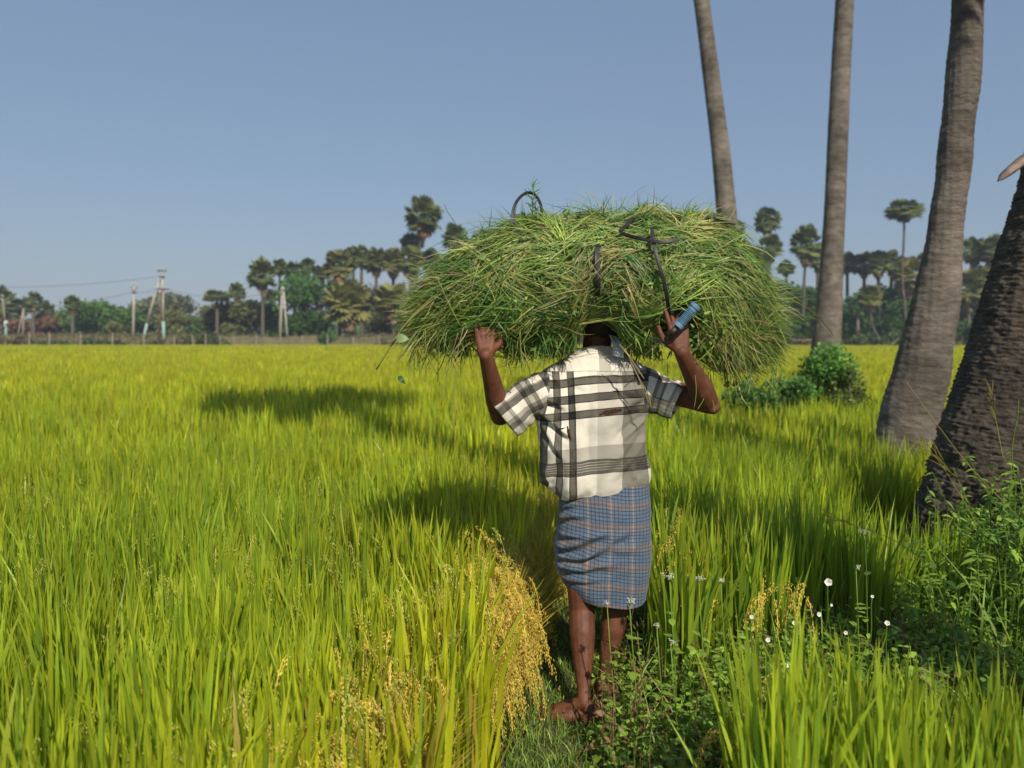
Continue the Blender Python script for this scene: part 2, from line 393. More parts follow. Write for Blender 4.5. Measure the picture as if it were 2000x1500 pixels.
# extra layer low on the near edge: drooped straw culms
nb = 7500; y = rng.uniform(1.1, 5.5, nb); x = xl(y) - np.abs(rng.normal(0, .17, nb)) - np.interp(y, [1, 2.6, 3, 4], [.20, .18, .14, .06])
V, F, P = blades(rng, x, y, ground_z(x, y), rng.uniform(.3, .66, nb), np.clip(np.abs(rng.normal(.30, .24, nb)), 0, .6), rng.uniform(.003, .009, nb), rng.normal(-.15, .9, nb), 6)
c = np.where(rng.uniform(0, 1, nb)[:, None] < .78, GOLD * .95, YEL * .9) * rng.uniform(.6, 1.15, nb)[:, None]
mb.add(V, F, percol(c, 12))
tag(mb.build('ripe_rice_ears', M['grain']), 'golden ripe rice ears drooping over the left edge of the footpath', 'rice ears', kind='stuff')
# pale ears scattered through the crop
mb = MB(); n = 2400
x, y = hills(rng, .9, 7, 40, False); s = rng.permutation(len(x))[:n]; x, y = x[s], y[s]; n = len(x)
panicles(mb, rng, x, y, FIELD + rng.uniform(.50, .66, n), rng.uniform(0, 6.3, n), rng.uniform(.13, .2, n), (PALE * rng.uniform(.7, 1.1, n)[:, None]) , 24, 1.1)
tag(mb.build('green_rice_ears', M['grain']), 'pale green young rice ears among the leaves left of the footpath', 'rice ears', kind='stuff')
mb = MB()
spots = [(1315, 1085, 3.3, 9), (1330, 1010, 3.9, 8), (1540, 1165, 2.9, 10), (1515, 1175, 2.95, 5), (1480, 1370, 2.15, 8), (1440, 1480, 1.9, 6), (1400, 1150, 3.05, 4), (1290, 1060, 3.6, 5)]
for px, py, Yd, c in spots:
    p = at(px, py, Yd); 
    panicles(mb, rng, p[0] + rng.normal(0, .05, c), Yd + rng.normal(0, .08, c), p[2] + rng.normal(.03, .03, c), rng.choice([2.8, -2.6, 3.6], c) + rng.normal(0, .6, c), rng.uniform(.13, .2, c), STRAW * rng.uniform(.75, 1.1, c)[:, None], 36, 1.1)
n = 240; x, y = hills(rng, 1.2, 7, 40, True); s = rng.permutation(len(x))[:n]; x, y = x[s], y[s]; n = len(x)
panicles(mb, rng, x, y, FIELD + rng.uniform(.40, .58, n), rng.uniform(0, 6.3, n), rng.uniform(.12, .18, n), PALE * rng.uniform(.7, 1.1, n)[:, None], 24, 1.1)
tag(mb.build('ripe_rice_ears', M['grain']), 'scattered straw coloured rice ears in the crop right of the footpath', 'rice ears', kind='stuff')
# ------------------------------------------------------------------ weeds and grass
def leafsprays(mb, rng, px, py, pz, h, nleaf, ls, col, splay=.5, droop=.25, wr=.3, stem=.0016, stemcol=None):
    """weed plants: one bent stem each with ovate leaves"""
    n = len(px); k = 5; t = np.linspace(0, 1, k)[None, :]
    az = rng.uniform(0, 6.28, n); ln = np.abs(rng.normal(0, splay, n))
    P = np.stack([px[:, None] + np.cos(az)[:, None] * (ln * h)[:, None] * t ** 1.5, py[:, None] + np.sin(az)[:, None] * (ln * h)[:, None] * t ** 1.5, pz[:, None] + h[:, None] * t], -1)
    S = np.stack([-np.sin(az), np.cos(az), 0 * az], -1) * .5 + np.array([.7, 0, 0]); S = nrm(S)
    sc = (col * .8) if stemcol is None else np.broadcast_to(stemcol, (n, 3))
    V, F = strips(P, np.full((n, k), stem), S); mb.add(V, F, percol(sc, 2 * k))
    I = np.repeat(np.arange(n), nleaf); m = len(I); tt = rng.uniform(.15, 1, m) ** .8
    x = tt * (k - 1); i = np.clip(x.astype(int), 0, k - 2); f = (x - i)[:, None]
    B = P[I, i] * (1 - f) + P[I, i + 1] * f
    a = rng.uniform(0, 6.28, m); up = rng.normal(.35, .4, m)
    D = nrm(np.stack([np.cos(a), np.sin(a), up], -1)); L = (ls * rng.uniform(.55, 1.25, m))[:, None]
    kk = 4; t2 = np.linspace(0, 1, kk)[None, :, None]
    Q = B[:, None] + D[:, None] * L[:, None] * t2; Q[..., 2] -= droop * L * t2[..., 0] ** 2
    SS = nrm(np.cross(D, np.array([0, 0, 1.]) + rng.normal(0, .3, (m, 3))))
    Wd = L * wr * np.array([.12, .95, .85, .04])[None, :]
    V, F = strips(Q, Wd, SS); c = col[I] * rng.uniform(.7, 1.3, m)[:, None]
    mb.add(V, F, percol(c, 2 * kk))
LG = np.array([.26, .40, .055]); MG = np.array([.14, .265, .042]); DG = np.array([.055, .12, .026]); BR = np.array([.24, .15, .08])
def weedcol(rng, n, w=(.4, .4, .15, .05)):
    k = rng.choice(4, n, p=w); return np.stack([LG, MG, DG, BR])[k] * rng.uniform(.8, 1.2, n)[:, None]
rng = np.random.default_rng(21)
# low leafy weeds right of the path
mb = MB(); n = 9000
x = rng.uniform(.25, 3.6, n); y = rng.uniform(1.25, 5.2, n); l = xl(y)
ok = (x > l + .355 + .05 * np.sin(y * 9)) & ~right_ok(x, y) & ((x - 2.76) ** 2 + (y - 4.75) ** 2 > .38 ** 2)
x, y = x[ok], y[ok]; n = len(x)
h = rng.uniform(.12, .30, n) * np.clip((x - xl(y) - .2) / .42, .30, 1.2)
leafsprays(mb, rng, x, y, ground_z(x, y) - .01, h, 13, np.full(n * 13, .036), weedcol(rng, n, (.70, .20, .03, .07)), .6, .3, .26)
# narrow strip that follows the path beyond the man
n = 1500; y = rng.uniform(3.4, 11, n); x = xl(y) + rng.uniform(.28, .62, n)
leafsprays(mb, rng, x, y, ground_z(x, y) - .01, rng.uniform(.15, .42, n), 13, np.full(n * 13, .04), weedcol(rng, n, (.5, .4, .1, 0)), .4, .3, .3)
nb = 3200; x = rng.uniform(.25, 3.4, nb); y = rng.uniform(1.3, 5, nb); ok = (x > xl(y) + .40) & ~right_ok(x, y); x, y = x[ok], y[ok]; nb = len(x)
V, F, P = blades(rng, x, y, ground_z(x, y), rng.uniform(.12, .38, nb), np.abs(rng.normal(.4, .35, nb)), rng.uniform(.003, .008, nb), rng.uniform(0, 6.28, nb), 5)
mb.add(V, F, percol(np.where(rng.uniform(0, 1, nb)[:, None] < .18, np.array([.40, .32, .12]), weedcol(rng, nb, (.65, .3, .05, 0))), 10))
n = 1100; x = rng.uniform(.3, 3.0, n); y = rng.uniform(1.5, 4.6, n); ok = (x > xl(y) + .3) & ~right_ok(x, y); x, y = x[ok], y[ok]; n = len(x)
leafsprays(mb, rng, x, y, ground_z(x, y), rng.uniform(.2, .36, n), 9, np.full(n * 9, .022), weedcol(rng, n, (.3, .1, 0, .6)), .5, .3, .22, .0014, np.array([.25, .16, .09]))
tag(mb.build('low_weeds', M['weed']), 'low tangle of small leafy green weeds along the right side of the footpath', 'weeds', kind='stuff')
# tall weeds with narrow leaves round the near palm foot
mb = MB(); n = 1150
x = rng.uniform(1.75, 3.9, n); y = rng.uniform(3.0, 4.75, n); ok = (x - 2.76) ** 2 + (y - 4.75) ** 2 > .40 ** 2; ok &= (x > 2.35 - .25 * (y - 3)) | (rng.uniform(0, 1, n) < .35)
x, y = x[ok], y[ok]; n = len(x)
h = rng.uniform(.30, .70, n) * np.interp(x / y, [.45, .56, .62, .72], [.45, .75, 1.25, 1.55])
leafsprays(mb, rng, x, y, ground_z(x, y) - .01, h, 30, np.full(n * 30, .065), weedcol(rng, n, (.72, .26, .02, 0)), .22, .5, .15, .002)
nb = 1500; x = rng.uniform(1.8, 3.9, nb); y = rng.uniform(3.0, 4.6, nb)
V, F, P = blades(rng, x, y, ground_z(x, y), rng.uniform(.25, .6, nb) * np.interp(x / y, [.45, .56, .62, .72], [.6, .8, 1.2, 1.5]), np.abs(rng.normal(.3, .3, nb)), rng.uniform(.005, .011, nb), rng.uniform(0, 6.28, nb), 5)
mb.add(V, F, percol(weedcol(rng, nb, (.6, .35, .05, 0)), 10))
tag(mb.build('tall_weeds', M['weed']), 'tall narrow leaved weeds and grass around the foot of the dark palm', 'weeds', kind='stuff')
# grass mat on the path
mb = MB(); nb = 30000
y = rng.uniform(1.6, 8, nb) ** 1.0; x = xl(y) + rng.uniform(-.10, .62, nb)
ok = (x > xl(y) - .08); x, y = x[ok], y[ok]; nb = len(x)
V, F, P = blades(rng, x, y, ground_z(x, y) - .004, rng.uniform(.025, .085, nb), np.abs(rng.normal(.5, .5, nb)), rng.uniform(.0025, .005, nb), rng.uniform(0, 6.28, nb), 4)
c = np.stack([LG, MG, DG, np.array([.24, .20, .07])])[rng.choice(4, nb, p=(.33, .32, .2, .15))] * rng.uniform(.75, 1.2, nb)[:, None]
mb.add(V, F, percol(c, 8))
tag(mb.build('path_grass', M['weed']), 'short trodden green and straw grass on the footpath', 'grass', kind='stuff')

# countable plants -------------------------------------------------
PET = np.array([.74, .74, .70])
def white_flower(px, py, Yd, r, label, base_dz=.22, tilt=(-.2, -1, .45)):
    p = at(px, py, Yd); rt = root('white_flower', label, 'flower', 'white flowers among the weeds'); rt.location = (p[0], p[1], p[2] - base_dz)
    d = nrm(np.array(tilt, float)); s = nrm(np.cross(d, [0, 0, 1.])); u = np.cross(s, d); loc = np.array([0, 0, base_dz])
    mb = MB(); a = np.linspace(0, 6.283, 41)[:-1]
    rad = r * (.84 + .16 * np.abs(np.cos(a * 2.5)))
    ring0 = loc - d * r * .5 + (s * np.cos(a)[:, None] + u * np.sin(a)[:, None]) * r * .12
    ring1 = loc - d * r * .12 + (s * np.cos(a)[:, None] + u * np.sin(a)[:, None]) * (rad * .5)[:, None]
    ring2 = loc + (s * np.cos(a)[:, None] + u * np.sin(a)[:, None]) * rad[:, None] + d * (r * .05 * np.sin(a * 5))[:, None]
    mb.add(np.vstack([ring0, ring1, ring2]), grid_faces(3, 40)); mb.build('petals', M['petal'], rt)
    V, F = ball(loc - d * r * .28, r * .16, 8, 5); mk('flower_centre', V, F, M['yellow'], rt)
    q = loc - d * r * .5
    V, F = tube([q, q - d * .02 - np.array([0, 0, .03]), [.01, .02, base_dz * .4], [0, .01, 0]], [.0018, .0018, .002, .0022], 5)
    mk('stem', V, F, M['weed'], rt, col=np.broadcast_to(MG, (len(V), 3)))
for i, (px, py, Yd, r, lab) in enumerate([
    (1618, 1137, 3.0, .018, 'open white trumpet flower standing highest, against dark rice leaves'),
    (1468, 1205, 2.75, .015, 'small white flower low beside the golden ears right of the walker'),
    (1551, 1217, 2.75, .014, 'narrow white flower right of the drooping golden ears'),
    (1600, 1200, 2.75, .017, 'white flower in the weeds directly under the open trumpet flower'),
    (1624, 1182, 2.85, .011, 'tiny white flower just below the open trumpet flower'),
    (1733, 1217, 2.70, .018, 'white flower left of the dark palm foot, above the near rice'),
    (1652, 1236, 2.65, .014, 'bluish white flower above the tips of the near rice'),
    (1500, 1250, 2.6, .016, 'half closed white flower at the upper edge of the near rice'),
    (1536, 1300, 2.45, .015, 'white flower between the first tall near rice blades'),
    (1580, 1316, 2.35, .013, 'small white flower deep among the near rice blades'),
    (1704, 1165, 2.9, .012, 'small white flower in the weeds before the palm foot')]):
    white_flower(px, py, Yd, r * (.85 if i == 0 else .52), lab, .2 + .02 * (i % 3), (-.3 + .15 * (i % 5), -1, .3 + .2 * (i % 3)))

def umbel(px, py, Yd, size, label, nst=7, height=None):
    p = at(px, py, Yd); gz = float(ground_z(p[0], p[1])); H = p[2] - gz
    rt = root('flowering_weed', label, 'flowering weed', 'white headed flowering weeds'); rt.location = (p[0], p[1], gz)
    rg = np.random.default_rng(int(px * 7 + py)); mb = MB(); P = [[.04, .03, 0], [.03, .02, H * .4], [.01, .0, H * .75], [0, 0, H - size * .6]]
    V, F = tube(P, [.0028, .0024, .002, .0016], 6); mb.add(V, F, LG * .9)
    hd = MB()
    for i in range(nst):
        a = rg.uniform(0, 6.28); q = np.array([np.cos(a) * size * rg.uniform(.2, 1), np.sin(a) * size * rg.uniform(.2, 1), H + rg.uniform(-.2, .3) * size])
        V, F = tube([P[-1], q], [.0012, .001], 5); mb.add(V, F, LG)
        for j in range(7):
            V, F = ball(q + rg.normal(0, .0035, 3) + [0, 0, .004], rg.uniform(.0014, .0027), 6, 4); hd.add(V, F)
    mb.build('stem', M['weed'], rt); hd.build('flower_head', M['cream'], rt)
    lf = MB(); m = 10; tt = rg.uniform(.1, .8, m); B = np.array(P)[0] + (np.array(P)[-1] - P[0]) * tt[:, None]
    a = rg.uniform(0, 6.28, m); D = nrm(np.stack([np.cos(a), np.sin(a), rg.uniform(0, .6, m)], -1)); t2 = np.linspace(0, 1, 4)[None, :, None]
    Q = B[:, None] + D[:, None] * .045 * t2; Q[..., 2] -= .012 * t2[..., 0] ** 2
    V, F = strips(Q, .045 * .3 * np.broadcast_to(np.array([.12, .95, .8, .04]), (m, 4)), nrm(np.cross(D, [0, 0, 1.])))
    lf.add(V, F, LG); lf.build('leaves', M['weed'], rt)
for a in [(1186, 1180, 2.55, .012, 'thin weed with one small white head in front of the left hem of the lungi', 2),
          (1230, 1176, 2.55, .022, 'weed with a flat cream flower head in front of the right hem of the lungi', 6),
          (1308, 1128, 2.7, .035, 'weed with a wide flat white umbel just right of the lungi', 9),
          (1365, 1132, 2.7, .02, 'weed with a dense white head between two golden rice ears', 7),
          (1408, 1136, 2.75, .016, 'weed with small white head at the left end of the right rice rows', 5),
          (1283, 1222, 2.5, .014, 'low weed with cream buds beside the right calf of the walker', 4),
          (1310, 1255, 2.4, .014, 'leaning weed with white buds low in the tangle right of the legs', 4),
          (1690, 1040, 3.0, .03, 'tall weed with a lacy white umbel left of the dark palm trunk', 9),
          (1672, 1110, 2.9, .018, 'weed with a white tuft above the open trumpet flower on its right', 5)]:
    umbel(*a[:3], a[3] * .75, a[4], nst=a[5])

def grass_stalk(pts, label, r=.0022, heads=5, hl=.14, col=(.34, .33, .08)):
    P = np.array([at(*q) for q in pts]); rt = root('grass_stalk', label, 'grass stalk', 'seeding grass stalks by the dark palm'); rt.location = P[0]
    t = np.linspace(0, 1, 14); s = np.linspace(0, 1, len(P)); Q = np.stack([np.interp(t, s, P[:, i]) for i in range(3)], -1) - P[0]
    for _ in range(3): Q[1:-1] = (Q[:-2] + 2 * Q[1:-1] + Q[2:]) / 4
    V, F = tube(Q, np.linspace(r, r * .6, 14), 5); mk('stem', V, F, M['weed'], rt, col=np.broadcast_to(np.array(col), (len(V), 3)))
    rg = np.random.default_rng(int(pts[0][0])); mb = MB(); T = nrm(Q[-1] - Q[-2])
    for i in range(heads * 3):
        d0 = nrm(T + rg.normal(0, .20, 3)); p = Q[-1] - T * .022 * i * .6
        V, F = tube([p, p + d0 * hl * .5, p + d0 * hl * rg.uniform(.8, 1.1) + [0, 0, -.015]], [.0010, .0013, .0005], 4); mb.add(V, F, np.array(col) * (1.1, .95, .8))
    if heads: mb.build('seed_head', M['weed'], rt)
grass_stalk([(1962, 1130, 3.6), (1890, 990, 3.6), (1835, 900, 3.6), (1815, 880, 3.6)], 'yellow grass stalk with spread seed head crossing the dark palm foot')
grass_stalk([(1990, 1010, 3.4), (1905, 925, 3.4), (1845, 850, 3.4), (1770, 745, 3.4)], 'long bare yellow grass stalk leaning left in front of the dark palm', heads=0)
grass_stalk([(1960, 900, 3.5), (1945, 820, 3.5), (1935, 770, 3.5)], 'upright straw grass stalk with seed head on the dark palm trunk', hl=.10, heads=4)
grass_stalk([(1985, 960, 3.3), (1975, 880, 3.3), (1990, 800, 3.3)], 'green grass stalk at the right edge before the dark palm', hl=.08, heads=3, col=(.2, .28, .05))
grass_stalk([(1830, 1110, 3.3), (1740, 1050, 3.3), (1640, 1015, 3.3)], 'thin pale grass stalk arching left over the rice below the dark palm', heads=2, r=.0018)
# ------------------------------------------------------------------ palms
def fans(mb, rng, c, Rh, Rv, n, lo, hi, col, seg=10, fanr=.5, stalk=.5, zc=None):
    """fan leaves on a ball: petioles out from c, pleated pointed fans at their ends"""
    for i in range(n):
        a = rng.uniform(0, 6.283); e = math.asin(rng.uniform(math.sin(lo), math.sin(hi)))
        d = np.array([math.cos(a) * math.cos(e) * Rh, math.sin(a) * math.cos(e) * Rh, math.sin(e) * Rv])
        L = np.linalg.norm(d); dn = d / L; hub = c + d * stalk * rng.uniform(.85, 1.1)
        s = np.cross(dn, [0, 0, 1.]); s = s / (np.linalg.norm(s) + 1e-6); s = nrm(s + rng.normal(0, .25, 3)); s = nrm(s - dn * np.dot(s, dn)); u = np.cross(s, dn)
        fr = fanr * min(L, max(Rh, .6)) * rng.uniform(.8, 1.15)
        ang = np.linspace(-1.95, 1.95, seg + 1); am = (ang[:-1] + ang[1:]) / 2
        cup = .12 * fr
        rim = lambda th, r, k: hub + (dn * np.cos(th)[:, None] + s * np.sin(th)[:, None]) * np.broadcast_to(r, th.shape)[:, None] + u * (k - .25 * fr * np.abs(np.sin(th / 2)))[:, None]
        E = rim(ang, fr * .62, 0 * ang + .0); Tp = rim(am, fr * (1.0 - .1 * np.abs(am)), 0 * am + cup * .0) - [0, 0, .12 * fr]; Md = rim(am, fr * .6, 0 * am + cup)
        V = np.vstack([[hub], E, Tp, Md]); k = np.arange(seg); e0 = 1 + k; e1 = 2 + k; t0 = seg + 2 + k; m0 = 2 * seg + 2 + k
        z = 0 * k
        F = np.vstack([np.stack([z, e0, m0], -1), np.stack([z, m0, e1], -1), np.stack([e0, t0, m0], -1), np.stack([m0, t0, e1], -1)])
        cc = col * rng.uniform(.65, 1.3)
        mb.add(V, F, cc)
        pr = .022 * Rh
        w = nrm(np.cross(dn, [.3, .5, .8])) * pr
        mb.add(np.array([c - w, c + w, hub + w * .6, hub - w * .6]), np.array([[0, 1, 2, 3]]), LG * .9)
PG = np.array([.10, .15, .05]); PGY = np.array([.24, .22, .07]); PDRY = np.array([.26, .17, .09]); PORG = np.array([.34, .12, .05])
FARPALM = 0
def far_palm(px, cy, w_, h_, label, Yd=105, base=None, bpx=None, bend=None, dry=.25, yel=.2, orange=0, tw=7, base_py=674):
    global FARPALM; FARPALM += 1
    rng = np.random.default_rng(100 + FARPALM); k = Yd / FPX
    c = at(px, cy, Yd); Rh, Rv = w_ / 2 * k * 1.30, h_ / 2 * k * 1.18; g = at(bpx or px, base_py, Yd); g[2] = FIELD
    rt = root('palmyra_palm', label, 'palm tree', 'palmyra palms beyond the field'); rt.location = g
    ctr = c - g + [0, 0, -.12 * Rv]
    P = [np.zeros(3)] 
    for (bx_, by_) in (bend or []): P.append(at(bx_, by_, Yd) - g)
    P.append(ctr + [0, 0, -.2 * Rv]); P = np.array(P)
    t = np.linspace(0, 1, 12); s = np.concatenate([[0], np.cumsum(np.linalg.norm(np.diff(P, axis=0), axis=1))]); s /= s[-1]
    Q = np.stack([np.interp(t, s, P[:, i]) for i in range(3)], -1)
    if bend: Q[1:-1] = (Q[:-2] + 2 * Q[1:-1] + Q[2:]) / 4
    V, F = tube(Q, np.interp(t, [0, .1, 1], [.72, .55, .42]) * tw * k, 8); mk('trunk', V, F, M['farbark'], rt)
    mb = MB(); nf = 64
    col = PG * (1 - yel) + PGY * yel
    fans(mb, rng, ctr, Rh * 1.02, Rv * 1.02, nf, R(-38), R(90), col, 9, .52, .62)
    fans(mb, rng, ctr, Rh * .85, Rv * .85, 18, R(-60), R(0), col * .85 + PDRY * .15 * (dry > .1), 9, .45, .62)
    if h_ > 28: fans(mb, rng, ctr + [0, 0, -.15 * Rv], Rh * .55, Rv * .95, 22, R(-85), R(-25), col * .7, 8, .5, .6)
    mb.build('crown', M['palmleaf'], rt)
    if dry > 0:
        mb = MB(); fans(mb, rng, ctr + [0, 0, -.25 * Rv], Rh * .62, Rv * 1.0, int(10 + 34 * dry), R(-85), R(-25), PORG * orange + PDRY * (1 - orange), 7, .45, .6)
        mb.build('dry_fronds', M['palmleaf'], rt)
    return rt
FP = [ # px, crown centre y, w, h, label, options
 (2, 588, 44, 62, 'palm cut by the left edge of the photo, behind the leftmost pole', dict(Yd=118, dry=.3)),
 (44, 598, 30, 30, 'low round palm behind the small A frame pole at far left', dict(Yd=122, dry=.3)),
 (65, 585, 26, 40, 'palm with brown dry skirt right of the small A frame pole', dict(Yd=112, dry=.8)),
 (90, 604, 26, 36, 'small spiky palm between the brown skirted palm and the dark scrub, far left', dict(Yd=125, yel=.1)),
 (142, 592, 24, 34, 'palm with orange dead fronds at the left end of the dark tree belt', dict(Yd=112, dry=.9, orange=.35)),
 (386, 625, 12, 16, 'tiny isolated palm right of the umbrella shaped tree', dict(Yd=170, dry=0, tw=4)),
 (424, 577, 40, 22, 'flat topped umbrella palm, first palm right of the big A frame pole', dict(Yd=105, dry=0)),
 (463, 568, 26, 34, 'short palm second to the right of the big A frame pole', dict(Yd=110, dry=.4)),
 (513, 533, 42, 66, 'tall dark palm with long drooping skirt left of the twin leg pole', dict(Yd=104, dry=.15)),
 (530, 578, 24, 26, 'low palm crown half sunk in trees left of the twin leg pole', dict(Yd=116, dry=0)),
 (546, 521, 26, 34, 'slender palm standing behind the twin leg pole', dict(Yd=106, dry=0, tw=5)),
 (575, 528, 34, 38, 'palm crown just right above the twin leg pole', dict(Yd=112, dry=.1)),
 (601, 518, 26, 32, 'palm crown rising behind the left side of the bright green tree', dict(Yd=116, dry=.1)),
 (628, 532, 26, 28, 'small palm crown over the right shoulder of the bright green tree', dict(Yd=120, dry=.1)),
 (664, 517, 48, 62, 'broad palm with orange patch under its crown', dict(Yd=106, dry=.6, orange=.5, yel=.5)),
 (690, 500, 32, 44, 'palm just left of the highest crown in the left palm clump', dict(Yd=114, dry=.1, yel=.4)),
 (706, 497, 30, 46, 'highest palm of the clump left of the heart shaped sky gap', dict(Yd=106, dry=.2)),
 (735, 508, 38, 50, 'drooping palm directly left of the sky gap', dict(Yd=108, dry=.4, yel=.4)),
 (768, 508, 38, 56, 'palm with ochre underside directly right of the sky gap', dict(Yd=108, dry=.7, yel=.6)),
 (806, 472, 38, 36, 'rounded palm close below the tallest left palm', dict(Yd=112, dry=.1)),
 (802, 508, 44, 56, 'wide palm mass beneath the tallest left palm', dict(Yd=104, dry=.3, yel=.5)),
 (828, 418, 54, 76, 'tallest palm left of the grass bundle, with a pink dry tuft below its crown', dict(Yd=106, dry=.5, orange=.4, bpx=812, bend=[(812, 560), (818, 490)], tw=6)),
 (842, 508, 36, 44, 'pale palm right of the trunk of the tallest left palm', dict(Yd=112, dry=0, yel=.5)),
 (889, 463, 40, 58, 'palm with brown skirt rising beside the left slope of the grass bundle', dict(Yd=106, dry=.9, yel=.3)),
 (880, 515, 40, 40, 'pale palm crown touching the left slope of the grass bundle', dict(Yd=118, yel=.6)),
 (944, 462, 34, 26, 'palm top peeping over the left shoulder of the grass bundle', dict(Yd=108, dry=0)),
 (1028, 432, 40, 34, 'palm top seen through the black loop on the grass bundle', dict(Yd=108, dry=0)),
 (678, 588, 74, 96, 'low bushy palm with yellow fronds in front of the tree belt, on a short trunk', dict(Yd=98, dry=.7, yel=.75, tw=8)),
 (770, 585, 60, 70, 'pale drooping palm with a bare leaning stem beside the bundle tip', dict(Yd=99, dry=.8, yel=.7, bpx=780, bend=[(768, 650), (766, 620)], tw=5)),
 (1440, 445, 26, 34, 'dark palm top squeezed between the bundle and the thinnest near trunk', dict(Yd=108, dry=0)),
 (1498, 428, 40, 54, 'top heavy palm, taller of the pair right of the bundle', dict(Yd=108, dry=.2)),
 (1503, 482, 38, 52, 'lower palm crown stacked beneath the top heavy palm right of the bundle', dict(Yd=104, dry=.5, yel=.3)),
 (1474, 505, 36, 50, 'yellowish palm hard against the right slope of the bundle', dict(Yd=106, yel=.6, dry=.4)),
 (1536, 522, 26, 30, 'small dark palm in the gap right of the top heavy palm', dict(Yd=125, dry=0)),
 (1576, 472, 46, 76, 'palm with brown drooping skirt and bare pale stem left of the straight near trunk', dict(Yd=105, dry=1.0, bpx=1569, bend=[(1569, 600), (1571, 540)], tw=6)),
 (1597, 508, 24, 44, 'narrow palm crown touching the left edge of the straight near trunk', dict(Yd=112, dry=.3)),
 (1655, 512, 32, 44, 'first palm right of the straight near trunk', dict(Yd=112, dry=0)),
 (1688, 514, 34, 48, 'palm second to the right of the straight near trunk', dict(Yd=112, dry=.1, yel=.3)),
 (1716, 512, 34, 50, 'palm with orange dry fronds in the row under the lone tall palm', dict(Yd=108, dry=.7, orange=.7, yel=.3)),
 (1741, 510, 32, 46, 'palm in the row just left of the stem of the lone tall palm', dict(Yd=112, yel=.3)),
 (1766, 408, 52, 40, 'lone tall umbrella palm on a long bare stem between two near trunks', dict(Yd=104, dry=0, bpx=1772, bend=[(1766, 580), (1760, 545), (1766, 470)], tw=5)),
 (1775, 535, 48, 74, 'palm with ochre crown behind the stem of the lone tall palm', dict(Yd=108, dry=.7, yel=.8, orange=.3)),
 (1805, 512, 32, 44, 'dark palm hard left of the broad near trunk', dict(Yd=112, dry=0)),
 (1700, 578, 36, 44, 'small palm on a strongly curved stem at the field edge', dict(Yd=94, dry=.6, yel=.4, orange=.4, bpx=1738, bend=[(1722, 668), (1706, 645), (1699, 612)], tw=5, base_py=680)),
 (1902, 488, 40, 56, 'palm directly right of the broad near trunk', dict(Yd=108, dry=.2, yel=.4)),
 (1939, 484, 42, 56, 'palm with small orange spot between the broad and the dark near trunks', dict(Yd=106, dry=.5, orange=.5, yel=.3)),
 (1892, 560, 50, 74, 'lower yellowish palm between the broad and the dark near trunks', dict(Yd=100, dry=.4, yel=.6)),
 (1925, 545, 44, 60, 'bushy palm partly hidden by the dark near trunk', dict(Yd=102, dry=.3, yel=.5)),
]
for px, cy, w_, h_, lab, kw in FP: far_palm(px, cy, w_, h_, lab, **kw)

# ------------------------------------------------------------------ broadleaf trees
NT = 0; DG = DG * np.array([1.25, 1.3, 1.1])
def far_tree(px, top, w_, label, Yd=112, bot=668, col=DG, flat=False, leaf=7.5, nleaf=3000, group='trees beyond the field', name='broadleaf_tree', cat='tree', lobes=13):
    global NT; NT += 1
    rng = np.random.default_rng(500 + NT); k = Yd / FPX
    T = at(px, top, Yd); Wd = w_ * k / 2; H = T[2] - FIELD
    rt = root(name, label, cat, group); rt.location = (T[0], Yd, FIELD)
    zc0 = H * (.62 if flat else .30); mb = MB(); tr = MB()
    V, F = tube([[0, 0, -.05], [.02 * H, 0, H * .2], [-.01 * H, .02 * H, H * .42]], [.035 * H + .05, .028 * H + .04, .02 * H + .03], 8); tr.add(V, F)
    for i in range(lobes):
        a = rng.uniform(0, 6.28); q = math.sqrt(rng.uniform(.05, 1)) * .72
        lr = rng.uniform(.34, .50) * min(Wd * 1.1, H * .6)
        topz = H * (1 - (.42 if not flat else .5) * (q ** 2)) - lr * (.8 if not flat else .5)
        c = np.array([math.cos(a) * q * Wd, math.sin(a) * q * Wd * .7, topz if (i % 3 or flat) else rng.uniform(H * .12, max(topz, H * .2))])
        V, F = tube([[-.01 * H, .02 * H, H * .40], (c + [0, 0, H * .3]) / 2, c], [.016 * H + .02, .010 * H + .015, .012], 5); tr.add(V, F)
        n = nleaf // lobes; dirs = nrm(rng.normal(0, 1, (n, 3))); rad = rng.uniform(.35, 1, n) ** .45
        P0 = c + dirs * rad[:, None] * lr * np.array([1.15, 1.1, .62 if flat else .9]) * (1 + .25 * np.sin(dirs[:, :1] * 5 + i) * np.cos(dirs[:, 2:] * 4))
        L = leaf * k * rng.uniform(.5, 1.25, n)[:, None]; D = nrm(dirs * .5 + rng.normal(0, .7, (n, 3)))
        S = nrm(np.cross(D, rng.normal(0, 1, (n, 3))))
        t2 = np.linspace(0, 1, 3)[None, :, None]; Q = P0[:, None] + D[:, None] * L[:, None] * (t2 - .5)
        V, F = strips(Q, L * .36 * np.array([.25, 1, .1])[None, :], S)
        cl = col * rng.uniform(.75, 1.3); cc = cl * rng.uniform(.7, 1.35, n)[:, None]
        mb.add(V, F, percol(cc, 6))
    tr.build('trunk', M['treebark'], rt); mb.build('crown', M['tree'], rt)
    return rt
OLV = np.array([.14, .16, .055]); GRY = np.array([.13, .15, .09]); BRN = np.array([.20, .12, .075]); BRT = np.array([.075, .17, .04])
